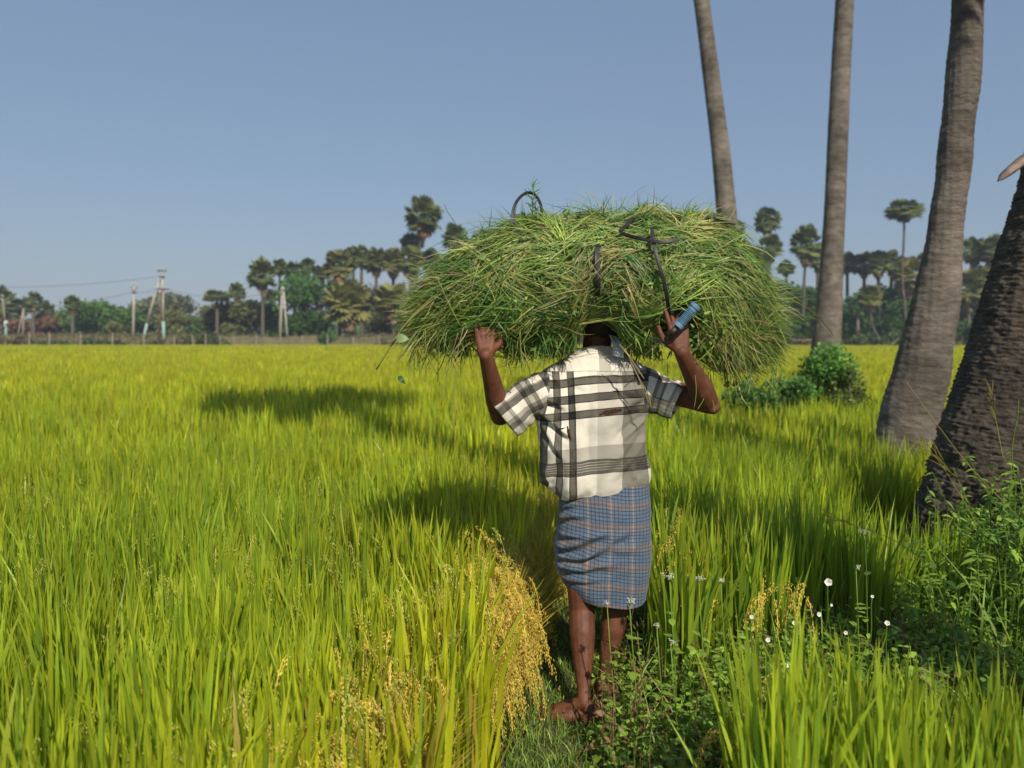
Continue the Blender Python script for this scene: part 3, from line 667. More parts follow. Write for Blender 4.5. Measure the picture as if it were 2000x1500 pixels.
for a in [
 (22, 622, 70, 'dark round tree at the left edge behind the leftmost pole', 128, DG, {}),
 (110, 618, 46, 'olive bush tree between the spiky palm and the reddish shrub', 126, OLV, {}),
 (36, 628, 34, 'reddish dry tree behind the small A frame pole', 116, BRN * 1.1, {}),
 (86, 618, 38, 'reddish brown thinning tree right of the brown skirted palm', 114, BRN, {}),
 (170, 588, 84, 'sloping green tree rising at the left end of the dark tree belt', 120, DG * 1.1, {}),
 (208, 600, 70, 'dark green tree in the middle of the belt left of the single pole', 122, DG, {}),
 (243, 604, 64, 'dense dark tree directly left of the single pole', 118, DG * .85, {}),
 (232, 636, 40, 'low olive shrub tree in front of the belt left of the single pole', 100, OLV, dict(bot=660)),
 (285, 592, 70, 'greyish tree between the single pole and the big A frame pole', 124, GRY, {}),
 (330, 573, 92, 'umbrella shaped pale tree behind the big A frame pole', 130, GRY * 1.05, dict(flat=True)),
 (335, 612, 60, 'olive tree under the umbrella shaped tree', 114, OLV * .9, {}),
 (385, 628, 50, 'low dark tree in the gap right of the umbrella shaped tree', 126, DG, {}),
 (425, 598, 62, 'olive green tree beneath the flat topped palm', 110, OLV * .8, {}),
 (465, 585, 70, 'bulky olive tree beneath the short second palm', 108, OLV * .85, {}),
 (515, 590, 70, 'dark green tree under the tall dark palm', 112, DG, {}),
 (545, 615, 50, 'dark tree behind the twin leg pole', 116, DG * .8, {}),
 (603, 538, 112, 'large bright green rounded tree right of the twin leg pole', 106, BRT, dict(nleaf=4200, lobes=16)),
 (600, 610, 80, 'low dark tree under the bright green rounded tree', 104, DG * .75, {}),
 (720, 560, 90, 'greyish green tree filling the space under the sky gap', 116, GRY * .9, {}),
 (760, 605, 90, 'dull olive tree behind the pale drooping palm', 108, OLV * .8, {}),
 (840, 560, 90, 'grey olive tree behind the left tip of the bundle', 112, OLV * .75, {}),
 (870, 610, 80, 'dark tree hidden behind hanging grass at the bundle left tip', 104, DG * .8, {}),
 (940, 560, 100, 'tree mostly hidden behind the left half of the bundle', 112, DG, {}),
 (1480, 575, 90, 'dark tree directly right of the bundle tip', 110, DG * .8, {}),
 (1535, 553, 90, 'dense dark tree under the small dark palm', 112, DG * .8, {}),
 (1590, 570, 84, 'dark tree left of the straight near trunk', 108, DG * .75, {}),
 (1660, 575, 90, 'dark green tree right of the straight near trunk', 110, DG * .8, {}),
 (1720, 560, 96, 'deep green tree behind the curved stem palm', 114, DG * .8, {}),
 (1775, 590, 90, 'dark tree left of the broad near trunk', 106, DG * .8, {}),
 (1850, 570, 90, 'tree hidden behind the broad near trunk', 112, DG * .85, {}),
 (1915, 590, 100, 'green tree between the broad and the dark near trunks', 106, DG, {}),
 (1990, 560, 90, 'tree behind the dark near trunk at the right edge', 110, DG, {}),
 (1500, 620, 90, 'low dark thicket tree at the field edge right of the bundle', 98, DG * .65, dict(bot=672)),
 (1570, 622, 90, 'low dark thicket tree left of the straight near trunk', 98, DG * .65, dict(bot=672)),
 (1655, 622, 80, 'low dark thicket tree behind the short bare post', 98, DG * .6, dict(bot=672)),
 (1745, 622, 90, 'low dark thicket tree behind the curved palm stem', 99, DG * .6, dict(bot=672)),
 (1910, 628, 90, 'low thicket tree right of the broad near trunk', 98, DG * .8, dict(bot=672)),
 ]:
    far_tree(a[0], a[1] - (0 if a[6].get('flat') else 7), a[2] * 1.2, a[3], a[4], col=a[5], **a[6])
# far wood that closes the horizon
rng = np.random.default_rng(77); mb = MB(); n = 9000
x = rng.uniform(-260, 260, n); y = rng.uniform(225, 260, n); hgt = 6.5 + 2.0 * lowfreq(x, y * 0, 26, 4) + 1.2 * lowfreq(x, y * 0, 7, 9)
z = FIELD + rng.uniform(0, 1, n) ** .6 * hgt; D = nrm(rng.normal(0, 1, (n, 3))); S = nrm(np.cross(D, rng.normal(0, 1, (n, 3)))); L = rng.uniform(1.2, 2.6, n)[:, None]
Q = np.stack([x, y, z], -1)[:, None] + D[:, None] * L[:, None] * (np.linspace(0, 1, 3)[None, :, None] - .5)
V, F = strips(Q, L * .4 * np.array([.3, 1, .1])[None], S); mb.add(V, F, percol(DG * rng.uniform(.7, 1.3, n)[:, None], 6))
tag(mb.build('distant_wood', M['tree']), 'far off wood closing the horizon behind the tree belt', 'wood', kind='stuff')
# scrub and dry grass on and before the bank
mb = MB(); n = 15000; x = rng.uniform(-75, 75, n); y = rng.uniform(89.6, 91.6, n)
dens = lowfreq(x, y * 0, 9, 31) + .4 * lowfreq(x, y * 0, 3, 33); keep = (dens > -.75) & ~((x > -33) & (x < -19)); x, y, dens = x[keep], y[keep], dens[keep]; n = len(x)
h = 1.9 * np.clip(.5 + .5 * dens, .2, 1.2)[:, None] * rng.uniform(.5, 1.1, n)[:, None]
P0 = np.stack([x, y, FIELD + .2 + rng.uniform(0, 1, n) * h[:, 0] * 1.0], -1)
D = nrm(rng.normal(0, .6, (n, 3)) + [0, 0, .7]); S = nrm(np.cross(D, rng.normal(0, 1, (n, 3)))); L = rng.uniform(.3, .8, n)[:, None]
Q = P0[:, None] + D[:, None] * L[:, None] * (np.linspace(0, 1, 3)[None, :, None] - .3)
c = np.where((lowfreq(x, y * 0, 14, 35) > .1)[:, None], np.array([.07, .10, .03]), np.array([.15, .12, .06])) * rng.uniform(.7, 1.3, n)[:, None]
V, F = strips(Q, L * .3 * np.array([.5, 1, .1])[None], S); mb.add(V, F, percol(c, 6))
n = 9000; x = rng.uniform(-80, 80, n); y = rng.uniform(91.2, 95.5, n); kk_ = (x < -34) | (x > -18.5) | (rng.uniform(0, 1, n) < .15); x, y = x[kk_], y[kk_]; n = len(x); kz = np.clip((10 - x) / 40 + .55, .28, 1)
V, F, P = blades(rng, x, y, np.interp(y, [91, 92.4, 96], [.5, 1.4, 1.6]) * kz, rng.uniform(.2, .6, n) * kz, np.abs(rng.normal(.3, .3, n)), rng.uniform(.06, .14, n), rng.uniform(0, 6.3, n), 3)
mb.add(V, F, percol(np.where(rng.uniform(0, 1, n)[:, None] < .5, np.array([.20, .16, .08]), np.array([.08, .10, .03])) * rng.uniform(.7, 1.2, n)[:, None], 6))
tag(mb.build('bank_scrub', M['tree']), 'green and dry brown scrub along the bank at the far field edge', 'scrub', kind='stuff')
# bushes
far_tree(640, 648, 46, 'bright green bush on the bank left of the low bushy palm', 92, col=BRT * 1.1, group='bushes', name='bush', cat='bush', nleaf=1200, leaf=5)
def near_bush(px, py_top, py_base, w_, Yd, label, col, n, ls, seed):
    rng = np.random.default_rng(seed); k = Yd / FPX; b = at(px, py_base, Yd); b[2] = FIELD; H = at(px, py_top, Yd)[2] - FIELD; Wd = w_ * k / 2
    rt = root('bush', label, 'bush', 'bushes'); rt.location = b; mb = MB(); st = MB(); nl = 24
    for i in range(nl):
        a = rng.uniform(0, 6.28); q = math.sqrt(rng.uniform(0, 1)) * .75; hz = H * rng.uniform(.30, .90) * (1 - .40 * q * q)
        c = np.array([math.cos(a) * q * Wd, math.sin(a) * q * Wd * .8, hz]); lr = rng.uniform(.26, .46) * Wd
        V, F = tube([[rng.normal(0, .05), rng.normal(0, .05), -.03], c * [.5, .5, .6], c], [.016, .011, .005], 5); st.add(V, F)
        m = n // nl; dirs = nrm(rng.normal(0, 1, (m, 3))); P0 = c + dirs * lr * (rng.uniform(.2, 1.1, m) ** .5)[:, None]; P0[:, 2] = np.maximum(P0[:, 2], .02)
        L = ls * rng.uniform(.5, 1.3, m)[:, None]; D = nrm(dirs + rng.normal(0, .6, (m, 3))); S = nrm(np.cross(D, rng.normal(0, 1, (m, 3))))
        Q = P0[:, None] + D[:, None] * L[:, None] * (np.linspace(0, 1, 4)[None, :, None]); V, F = strips(Q, L * .34 * np.array([.15, 1, .8, .05])[None], S)
        mb.add(V, F, percol(col * rng.uniform(.8, 1.2) * rng.uniform(.6, 1.4, m)[:, None], 8))
    st.build('stems', M['treebark'], rt); mb.build('foliage', M['weed'], rt)
near_bush(1606, 652, 778, 140, 12.2, 'bright green bush in front of the foot of the straight near trunk', np.array([.12, .27, .045]), 7000, .055, 1)
near_bush(1660, 695, 785, 84, 11.8, 'smaller olive bush right of the bright bush by the straight near trunk', np.array([.13, .20, .045]), 2600, .052, 2)
near_bush(1545, 715, 785, 90, 11.6, 'dark low bush between the walker elbow and the bright bush', np.array([.10, .21, .045]), 3600, .052, 3)
near_bush(1470, 730, 790, 110, 11.2, 'dark spreading bush just right of the walker elbow', np.array([.10, .21, .045]), 3600, .052, 4)

# ------------------------------------------------------------------ near palm trunks
def near_palm(pts, Yd, label, mat, name='palmyra_palm', ringh=.16, ramp=.02, nseg=40, ns=260, rough=.02, crown=1.5, seed=3, crag=0.0):
    rng = np.random.default_rng(seed); k = Yd / FPX
    P = np.array([at(a, b, Yd) for a, b, c in pts]); r = np.array([c * k / 2 for a, b, c in pts])
    s = np.concatenate([[0], np.cumsum(np.linalg.norm(np.diff(P, axis=0), axis=1))]); t = np.linspace(0, s[-1], ns)
    # smooth interpolation
    def sm(y):
        v = np.interp(t, s, y); w_ = max(3, ns // 24); kk = np.hanning(w_ * 2 + 1); kk /= kk.sum()
        ext = np.concatenate([2 * v[0] - v[w_:0:-1], v, 2 * v[-1] - v[-2:-w_ - 2:-1]]); return np.convolve(ext, kk, 'valid')
    Q = np.stack([sm(P[:, i]) for i in range(3)], -1); rr = sm(r)
    base = Q[-1].copy(); base[2] = FIELD - .02
    rt = root(name, label, 'palm tree', 'near palms along the field'); rt.location = base
    Q = Q - base; Q = Q[::-1]; rr = rr[::-1]
    ph = rng.uniform(0, 6.28, 8)
    tt = t[:, None]
    def rf(i, a):
        h = t[i]
        wob = .35 * np.sin(a + ph[0] + h * .6) + .25 * np.sin(2 * a + ph[1] + h * 1.7) + .2 * np.sin(3 * a + ph[2] - h * 2.6)
        x = (h / ringh + .35 * wob); f = x - np.floor(x)
        saw = (1 - f) ** 1.5
        jag = np.sin(a * 13 + np.floor(x) * 2.4 + ph[3]) * .5 + np.sin(a * 29 + np.floor(x) * 5.1) * .5
        rid = np.sin(np.floor(x) * 12.9898) * .5
        return 1 + ramp * (saw * (1 + .45 * jag) + .25 * rid) + rough * np.sin(a * 3 + ph[4] + h) + rough * .6 * np.sin(a * 7 + ph[5] - 2.2 * h) + rough * .5 * np.sin(a * 17 + ph[6] + 9 * h)
    V, F = tube(Q, rr, nseg, rfun=rf); 
    V = V + rng.normal(0, ramp * .10, V.shape) * rr.mean()
    if crag:
        ax = np.repeat(Q, nseg, 0); C = V[:len(ax)] - ax; o = nrm(C)
        hgt = np.repeat(t, nseg); foot = np.clip(1.2 - hgt / 1.1, 0, 1)
        q = np.array([mnoise.noise(Vector((v[0] * 9, v[1] * 9, v[2] * 16))) + .8 * mnoise.noise(Vector((v[0] * 26, v[1] * 26, v[2] * 55))) + (.5 + f_) * mnoise.noise(Vector((v[0] * 40 + 7, v[1] * 40, v[2] * 36))) for v, f_ in zip(V[:len(ax)], foot)])
        big = np.array([mnoise.noise(Vector((v[0] * 3, v[1] * 3, v[2] * 2.2))) for v in V[:len(ax)]])
        V[:len(ax)] += o * (crag * .55 * q * (1 + foot) + .03 * big * (1 + foot))[:, None]
    mk('trunk', V, F, mat, rt)
    if crown:
        mb = MB(); top = Q[-1]
        fans(mb, rng, top, crown, crown, 44, R(-45), R(90), PG, 12, .5, .6); fans(mb, rng, top, crown * .9, crown, 14, R(-75), R(-20), PDRY, 9, .5, .6)
        mb.build('crown', M['palmleaf'], rt)
    return rt, base
near_palm([(1335, -300, 26), (1350, -120, 27), (1370, 0, 28), (1390, 150, 31), (1408, 300, 34), (1420, 430, 38), (1432, 560, 42), (1440, 690, 50), (1446, 768, 66)], 22,
          'thinnest near palm trunk, leaning left and rising behind the grass bundle', M['bark'], ringh=.14, ramp=.03, seed=11)
near_palm([(1668, -400, 29), (1660, -200, 30), (1650, 0, 33), (1642, 150, 35), (1635, 300, 37), (1628, 450, 39), (1621, 580, 45), (1614, 680, 54), (1606, 740, 64), (1602, 778, 76)], 20,
          'straight grey near palm trunk behind the bright green bush', M['bark'], ringh=.14, ramp=.03, seed=12)
near_palm([(1990, -900, 46), (1930, -350, 50), (1912, -150, 53), (1893, 0, 56), (1880, 150, 58), (1866, 300, 60), (1850, 430, 63), (1834, 550, 72), (1815, 650, 88), (1795, 750, 102), (1781, 800, 110), (1770, 850, 120), (1763, 910, 134), (1760, 985, 150)], 7.3,
          'broad grey near palm trunk leaning right, with a flared foot in the rice', M['bark'], ringh=.075, ramp=.024, nseg=90, ns=520, seed=13, crag=.006)
rt4, b4 = near_palm([(2480, -1500, 110), (2390, -900, 118), (2280, -400, 125), (2190, -100, 130), (2120, 150, 136), (2070, 360, 144), (2033, 520, 152), (2004, 620, 158), (1981, 720, 168), (1953, 830, 188), (1930, 930, 216), (1912, 1000, 236), (1905, 1080, 250), (1900, 1135, 270)], 4.75,
          'dark rough palm trunk at the right edge, nearest and thickest, with weeds at its foot', M['darkbark'], ringh=.027, ramp=.032, nseg=220, ns=960, rough=.012, seed=14, crag=.016)
# broken leaf base that sticks out of the dark trunk
pts = [(2075, 280, 4.7), (2030, 296, 4.68), (1995, 315, 4.66), (1962, 342, 4.64), (1949, 354, 4.63)]
P = np.array([at(*p) for p in pts]) - b4; t = np.linspace(0, 1, 16)
Q = np.stack([np.interp(t, np.linspace(0, 1, 5), P[:, i]) for i in range(3)], -1)
V, F = tube(Q, np.interp(t, [0, .5, .8, 1], [.075, .06, .038, .006]), 12, rfun=lambda i, a: 1 - .55 * np.abs(np.sin(a)) + .06 * np.sin(a * 5 + i)); mk('leaf_base', V, F, M['dry'], rt4)
# unseen palm beside the camera, added so its crown shades the left rice
mp = np.array([[5.7, -4.0, FIELD], [5.0, -4.0, 3], [4.1, -3.9, 7], [3.15, -3.8, 11], [2.35, -3.7, 14.2]])
rt = root('palmyra_palm', 'unseen tall palm beside the viewer, added so its crown shades the rice on the left', 'palm tree', 'near palms along the field'); rt.location = mp[0]
t = np.linspace(0, 1, 120); Q = np.stack([np.interp(t, np.linspace(0, 1, 5), mp[:, i]) for i in range(3)], -1) - mp[0]
V, F = tube(Q, np.interp(t, [0, .08, 1], [.4, .27, .2]), 24, rfun=lambda i, a: 1 + .04 * ((i * .7) % 1)); mk('trunk', V, F, M['bark'], rt)
mb = MB(); rng = np.random.default_rng(8); fans(mb, rng, Q[-1], 1.75, 1.6, 60, R(-50), R(90), PG, 12, .5, .6); mb.build('crown', M['palmleaf'], rt)
# ------------------------------------------------------------------ fence and power poles at the far side
YF = 89.6
fr = root('wire_fence', 'wire fence with pale concrete posts along the far field edge', 'fence'); x0 = at(0, 672, YF); fr.location = (x0[0], YF, FIELD)
posts = [-20, 57, 96, 157, 220, 281, 341, 377, 402, 430, 456, 500, 548, 590, 640, 690, 740, 790, 840, 875, 905, 960, 1020]
tops = []
for i, px in enumerate(posts):
    p = at(px, 672, YF); h = 1.55 if px in (57, 96, 157, 220) else 1.15 + .1 * (i % 3)
    V, F = tube([[p[0] - x0[0] + .05 * math.sin(i * 7), 0, h + .55], [p[0] - x0[0], 0, -.1]], [.10, .13], 4); mk('post', V, F, M['postcrete'], fr, smooth=False)
    tops.append((p[0] - x0[0], h + .55))
mb = MB()
for f in (.95, .72, .5):
    V, F = tube([[x, -.12, h * f] for x, h in tops], .012, 4); mb.add(V, F)
mb.build('wire', M['wire'], fr)
# second fence piece at the right, by the tan bank end
fr2 = root('gate_post', 'short pale post frame beside the right slope of the bundle at field edge', 'post'); p = at(1549, 672, 90); fr2.location = (p[0], 90, FIELD)
V, F = tube([[0, 0, -.1], [0, 0, 1.3]], .08, 6); mk('post', V, F, M['concrete'], fr2)
V, F = tube([[.08, 0, 1.2], [2.2, 0, 1.25]], .05, 6); mk('rail', V, F, M['concrete'], fr2)
# short bare post at the right
p = at(1673, 672, 95); q = at(1674, 607, 95)
V, F = tube([[0, 0, -.1], [.1, 0, (q[2] - FIELD) * .5], [.05, 0, q[2] - FIELD]], [.22, .2, .19], 8)
o = mk('bare_post', V, F, M['bark']); o.location = (p[0], 95, FIELD); tag(o, 'bare headless palm post before the dark thicket, left of the curved palm stem', 'post')

def beam(pa, pb, wa, wb, Yd, mat, name, parent, org):
    a, b = at(*pa, Yd) - org, at(*pb, Yd) - org; k = Yd / FPX
    V, F = tube([a, (a + b) / 2, b], [wa * k / 2, (wa + wb) * k / 4, wb * k / 2], 6); return mk(name, V, F, mat, parent)
def insul(parent, org, px, py, Yd, s=.14):
    c = at(px, py, Yd) - org; mb = MB()
    V, F = tube([c, c + [0, 0, .1], c + [0, 0, .14], c + [0, 0, .3]], [s * .5, s, s * .45, s * .6], 8); mb.add(V, F); mb.build('insulator', M['concrete'], parent)
YP = 92.0
org = at(318, 655, YP); org[2] = FIELD; rt = root('utility_pole', 'big A frame power pole with two pale legs and a platform top', 'utility pole', 'power poles beyond the field'); rt.location = org
beam((317.5, 534), (319, 628), 5, 6.5, YP, M['concrete'], 'leg', rt, org); beam((319, 628), (320.5, 668), 6.6, 7, YP, M['teal'], 'painted_foot', rt, org)
beam((312, 545), (287, 632), 4.5, 5.5, YP + .4, M['concrete'], 'leg', rt, org); beam((287, 632), (279, 668), 5.6, 5.6, YP + .4, M['teal'], 'painted_foot', rt, org)
beam((308, 529), (325, 529), 4, 4, YP - .2, M['steel'], 'crossarm', rt, org); beam((311, 540), (322, 540), 4, 4, YP - .2, M['steel'], 'crossarm', rt, org)
beam((306, 564), (330, 565), 3.5, 3.5, YP - .2, M['rust'], 'crossarm', rt, org)
for px in (309, 316, 324): insul(rt, org, px, 527, YP - .2)
beam((316, 565), (308, 672), 2.2, 2.2, YP - .5, M['rust'], 'stay_rod', rt, org)
org = at(261, 640, YP + 1); org[2] = FIELD; rt = root('utility_pole', 'single straight white power pole left of the big A frame pole', 'utility pole', 'power poles beyond the field'); rt.location = org
beam((262, 560), (260, 668), 4.5, 5.5, YP + 1, M['concrete'], 'shaft', rt, org)
beam((257, 561), (262, 571), 2, 2, YP + .8, M['steel'], 'bracket', rt, org); beam((267, 561), (262, 571), 2, 2, YP + .8, M['steel'], 'bracket', rt, org)
beam((256, 571), (268, 572), 2.5, 2.5, YP + .8, M['steel'], 'crossarm', rt, org)
insul(rt, org, 257, 560, YP + .8); insul(rt, org, 267, 560, YP + .8); insul(rt, org, 262, 556, YP + .8)
org = at(553, 655, YP + 3); org[2] = FIELD; rt = root('utility_pole', 'twin leg power pole with bare pale legs beside the bright green tree', 'utility pole', 'power poles beyond the field'); rt.location = org
beam((553, 560), (562, 668), 4, 5.5, YP + 3, M['concrete'], 'leg', rt, org); beam((551, 560), (547, 668), 4, 5.5, YP + 3.4, M['concrete'], 'leg', rt, org)
beam((547, 566), (559, 566), 2.5, 2.5, YP + 2.8, M['steel'], 'crossarm', rt, org)
org = at(8, 640, YP + 2); org[2] = FIELD; rt = root('utility_pole', 'brownish power pole with a pale green foot at the left edge', 'utility pole', 'power poles beyond the field'); rt.location = org
beam((4, 575), (10, 628), 4, 5, YP + 2, M['postcrete'], 'shaft', rt, org); beam((10, 628), (13, 668), 5.1, 5.4, YP + 2, M['teal'], 'painted_foot', rt, org)
V, F = box(at(12.5, 629, YP + 1.7) - org, (.3, .25, .35)); mk('meter_box', V, F, M['petal'], rt, smooth=False)
beam((-2, 578), (10, 579), 2.5, 2.5, YP + 1.8, M['steel'], 'crossarm', rt, org)
org = at(42, 640, YP + 4); org[2] = FIELD; rt = root('utility_pole', 'small A frame power pole with one leaning leg at far left', 'utility pole', 'power poles beyond the field'); rt.location = org
beam((46, 602), (45, 668), 4, 4.5, YP + 4, M['postcrete'], 'leg', rt, org); beam((45, 608), (32, 668), 3, 3.6, YP + 4.3, M['postcrete'], 'leg', rt, org)
def cable(a, b, sag, label):
    P0, P1 = np.array(a), np.array(b); t = np.linspace(0, 1, 24)[:, None]; Q = P0 + (P1 - P0) * t; Q[:, 2] -= sag * 4 * (t * (1 - t))[:, 0]
    V, F = tube(Q - P0, .022, 5); o = mk('power_line', V, F, M['wire']); o.location = P0; tag(o, label, 'power line', 'power lines')
cable(at(311, 540, YP), at(-40, 560, YP + 12), .45, 'power line from the platform of the big A frame pole to the left edge')
cable(at(308, 564, YP), at(267, 571, YP + 1), .15, 'short power line between the big A frame pole and the white single pole')
cable(at(257, 571, YP + 1), at(2, 600, YP + 6), .6, 'lower power line leaving the white single pole to the left')
cable(at(330, 565, YP), at(548, 566, YP + 3), 1.0, 'power line sagging from the big A frame pole to the twin leg pole')
# ------------------------------------------------------------------ the man
MAN = root('person', 'man walking away in torn plaid shirt and blue checked lungi, barefoot, arms raised', 'person')
MO = np.array([.33, 3.05, 0.0]); MAN.location = MO
def capsule(p0, r0, p1, r1, n=14):
    p0, p1 = np.array(p0, float), np.array(p1, float); L = np.linalg.norm(p1 - p0) + 1e-9; T = (p1 - p0) / L
    P, r = [], []
    for a in np.linspace(-np.pi / 2, 0, 6)[:-1]: P.append(p0 + T * r0 * np.sin(a)); r.append(max(r0 * np.cos(a), 1e-4))
    for s in np.linspace(0, 1, 4): P.append(p0 + (p1 - p0) * s); r.append(r0 + (r1 - r0) * s)
    for a in np.linspace(0, np.pi / 2, 6)[1:]: P.append(p1 + T * r1 * np.sin(a)); r.append(max(r1 * np.cos(a), 1e-4))
    return tube(P, r, n)
B = MB()
def cap(p0, r0, p1, r1): B.add(*capsule(np.array(p0) - MO, r0, np.array(p1) - MO, r1))
def chain(pts):
    for (a, ra), (b, rb) in zip(pts[:-1], pts[1:]): cap(a, ra, b, rb)
def blob(c, r): B.add(*ball(np.array(c) - MO, r, 18, 12))
# trunk
chest = at(1160, 800, 3.06); neck = at(1166, 695, 3.10); head = at(1170, 628, 3.11)
cap(at(1120, 790, 3.06), .105, at(1205, 790, 3.06), .105); cap(at(1110, 770, 3.06), .09, at(1215, 770, 3.06), .09)
cap(chest, .12, at(1175, 930, 3.06), .105); cap(at(1140, 985, 3.06), .10, at(1212, 985, 3.06), .10)
cap(at(1160, 750, 3.07), .09, neck, .062); chain([(at(1164, 705, 3.09), .058), (at(1167, 655, 3.10), .058)])
# head, turned away: skull, jaw, nose, brow, ears
blob(head + [0, .0, .02], (.076, .095, .098)); blob(head + [0, .035, -.045], (.06, .07, .07)); cap(head + [0, .09, -.01], .012, head + [0, .112, -.035], .016)
cap(head + [-.03, .085, .02], .014, head + [.03, .085, .02], .014); cap(head + [-.018, .095, -.068], .010, head + [.018, .095, -.068], .010); blob(head + [0, .075, -.1], (.03, .025, .02))
for s in (-1, 1): blob(head + [s * .078, .0, -.015], (.012, .022, .032))
# arms
Ls, Le, Lw = at(1052, 752, 3.06), at(977, 812, 3.08), at(949, 694, 2.88)
chain([(Ls, .052), (Ls * .5 + Le * .5, .048), (Le, .040)])
chain([(Le, .040), (Le * .72 + Lw * .28, .044), (Le * .35 + Lw * .65, .034), (Lw, .027)])
Rs, Re, Rw = at(1270, 752, 3.06), at(1384, 788, 2.96), at(1331, 688, 2.80)
chain([(Rs, .052), (Rs * .5 + Re * .5, .048), (Re, .041)]); cap(Re, .038, Re + [.012, -.01, -.012], .030)
chain([(Re, .041), (Re * .70 + Rw * .30, .049), (Re * .35 + Rw * .65, .037), (Rw, .027)])
cap(Ls, .05, at(1110, 748, 3.07), .05); cap(Rs, .05, at(1220, 748, 3.07), .05)
# legs and feet
Lh, Lk, La = at(1140, 1010, 3.06), at(1136, 1190, 3.02), at(1141, 1372, 2.87)
Rh, Rk, Ra = at(1212, 1010, 3.06), at(1202, 1188, 3.06), at(1179, 1362, 3.04)
La[2] = max(La[2], .075); Ra[2] = max(Ra[2], .085)
chain([(Lh, .092), (Lh * .4 + Lk * .6, .070), (Lk, .051), (Lk * .75 + La * .25 + [0, -.006, 0], .052), (Lk * .45 + La * .55, .041), (Lk * .15 + La * .85, .027), (La, .027)])
chain([(Rh, .092), (Rh * .4 + Rk * .6, .070), (Rk, .051), (Rk * .75 + Ra * .25 + [0, -.006, 0], .051), (Rk * .45 + Ra * .55, .040), (Rk * .15 + Ra * .85, .027), (Ra, .027)])
def foot(A, yaw, gz):
    f = np.array([math.sin(yaw), math.cos(yaw), 0]); s = np.array([f[1], -f[0], 0]); A = np.array(A); g = np.array([A[0], A[1], gz])
    heel = g - f * .045 + [0, 0, .030]
    cap(heel, .030, A, .026); cap(heel, .029, g + f * .06 + [0, 0, .03], .032); cap(A, .026, g + f * .10 + [0, 0, .035], .026)
    for q in (-.022, 0, .022): cap(g + f * .05 + s * q + [0, 0, .026], .024, g + f * .135 + s * q * 1.25 + [0, 0, .016], .017)
    for i, q in enumerate((-.034, -.016, 0, .015, .029) if yaw > 0 else (.034, .016, 0, -.015, -.029)):
        L = (.185, .180, .172, .162, .150)[i]; r = .0125 if i == 0 else .0088
        cap(g + f * .125 + s * q + [0, 0, .014], r + .002, g + f * L + s * q * 1.15 + [0, 0, r], r)
foot(La, R(-72), 0.0); foot(Ra, R(8), 0.004)
# hands
def hand(W, d, n, s, curl, thumbup=.5, spread=.10):
    d = nrm(np.array(d, float)); n = np.array(n, float); n = nrm(n - d * np.dot(n, d)); s = np.array(s, float); s = nrm(s - d * np.dot(s, d) - n * np.dot(s, n))
    for i, q in enumerate((.030, .010, -.010, -.028)):
        kn = W + d * (.088, .092, .088, .080)[i] + s * q
        cap(W + d * .012 + s * q * .55, .0165, kn, .0115)
        L = ((.042, .026, .020), (.046, .030, .021), (.043, .028, .020), (.034, .021, .018))[i]
        p = kn; ang = 0.; rad = (.0100, .0092, .0084, .0074); dd = nrm(d + s * spread * (1.2, .35, -.4, -1.1)[i])
        for j in range(3):
            ang += curl[i][j] if isinstance(curl[0], (list, tuple)) else curl[j]
            v = dd * math.cos(ang) - n * math.sin(ang); q2 = p + v * L[j]; cap(p, rad[j], q2, rad[j + 1]); p = q2
    t0 = W + d * .022 + s * .024 - n * .006; t1 = t0 + nrm(s * .8 + d * .75 - n * .25) * .042; t2 = t1 + nrm(s * .25 + d * 1.0 - n * .35) * .032; t3 = t2 + nrm(d * thumbup + s * .05 - n * .35) * .026
    cap(t0, .016, t1, .0125); cap(t1, .0122, t2, .0102); cap(t2, .0102, t3, .0085)
hand(Lw, (-.06, .42, 1), (0, -1, .15), (1, 0, 0), [.16, .45, .5], .7)
hand(Rw, (-.12, .10, 1), (.15, -1, .1), (-1, -.15, 0), [[.05, .15, .1], [.5, .9, .6], [.6, 1.0, .6], [.7, 1.0, .6]], 1.0)
tmp = B.build('body_source', None)
md = tmp.modifiers.new('r', 'REMESH'); md.mode = 'VOXEL'; md.voxel_size = .0036
md = tmp.modifiers.new('s', 'SMOOTH'); md.factor = .5; md.iterations = 5
dg = bpy.context.evaluated_depsgraph_get(); me = bpy.data.meshes.new_from_object(tmp.evaluated_get(dg)); me.name = 'body'
om = tmp.data; bpy.data.objects.remove(tmp); bpy.data.meshes.remove(om)
me.materials.clear(); me.materials.append(M['skin']); me.polygons.foreach_set('use_smooth', np.ones(len(me.polygons), dtype=bool))
body = bpy.data.objects.new('body', me); COL.objects.link(body); body.parent = MAN
# hair: cap over the back and top of the skull
th = np.linspace(0, np.pi * .90, 26); a = np.linspace(0, 6.283, 48, endpoint=False)
T, A = np.meshgrid(th, a, indexing='ij'); rng = np.random.default_rng(5)
hc = head - MO + [0, -.004, .022]
lim = np.where(np.sin(A) > 0.15, .55, 1.0); T2 = T * lim
r = 1.09 + .02 * np.sin(A * 23 + T * 9) + rng.normal(0, .012, T.shape)
V = np.stack([np.sin(T2) * np.cos(A) * .084 * r, np.sin(T2) * np.sin(A) * .098 * r, np.cos(T2) * .099 * r], -1) + hc
mk('hair', V, grid_faces(26, 48)[:, ::-1], M['hair'], MAN)

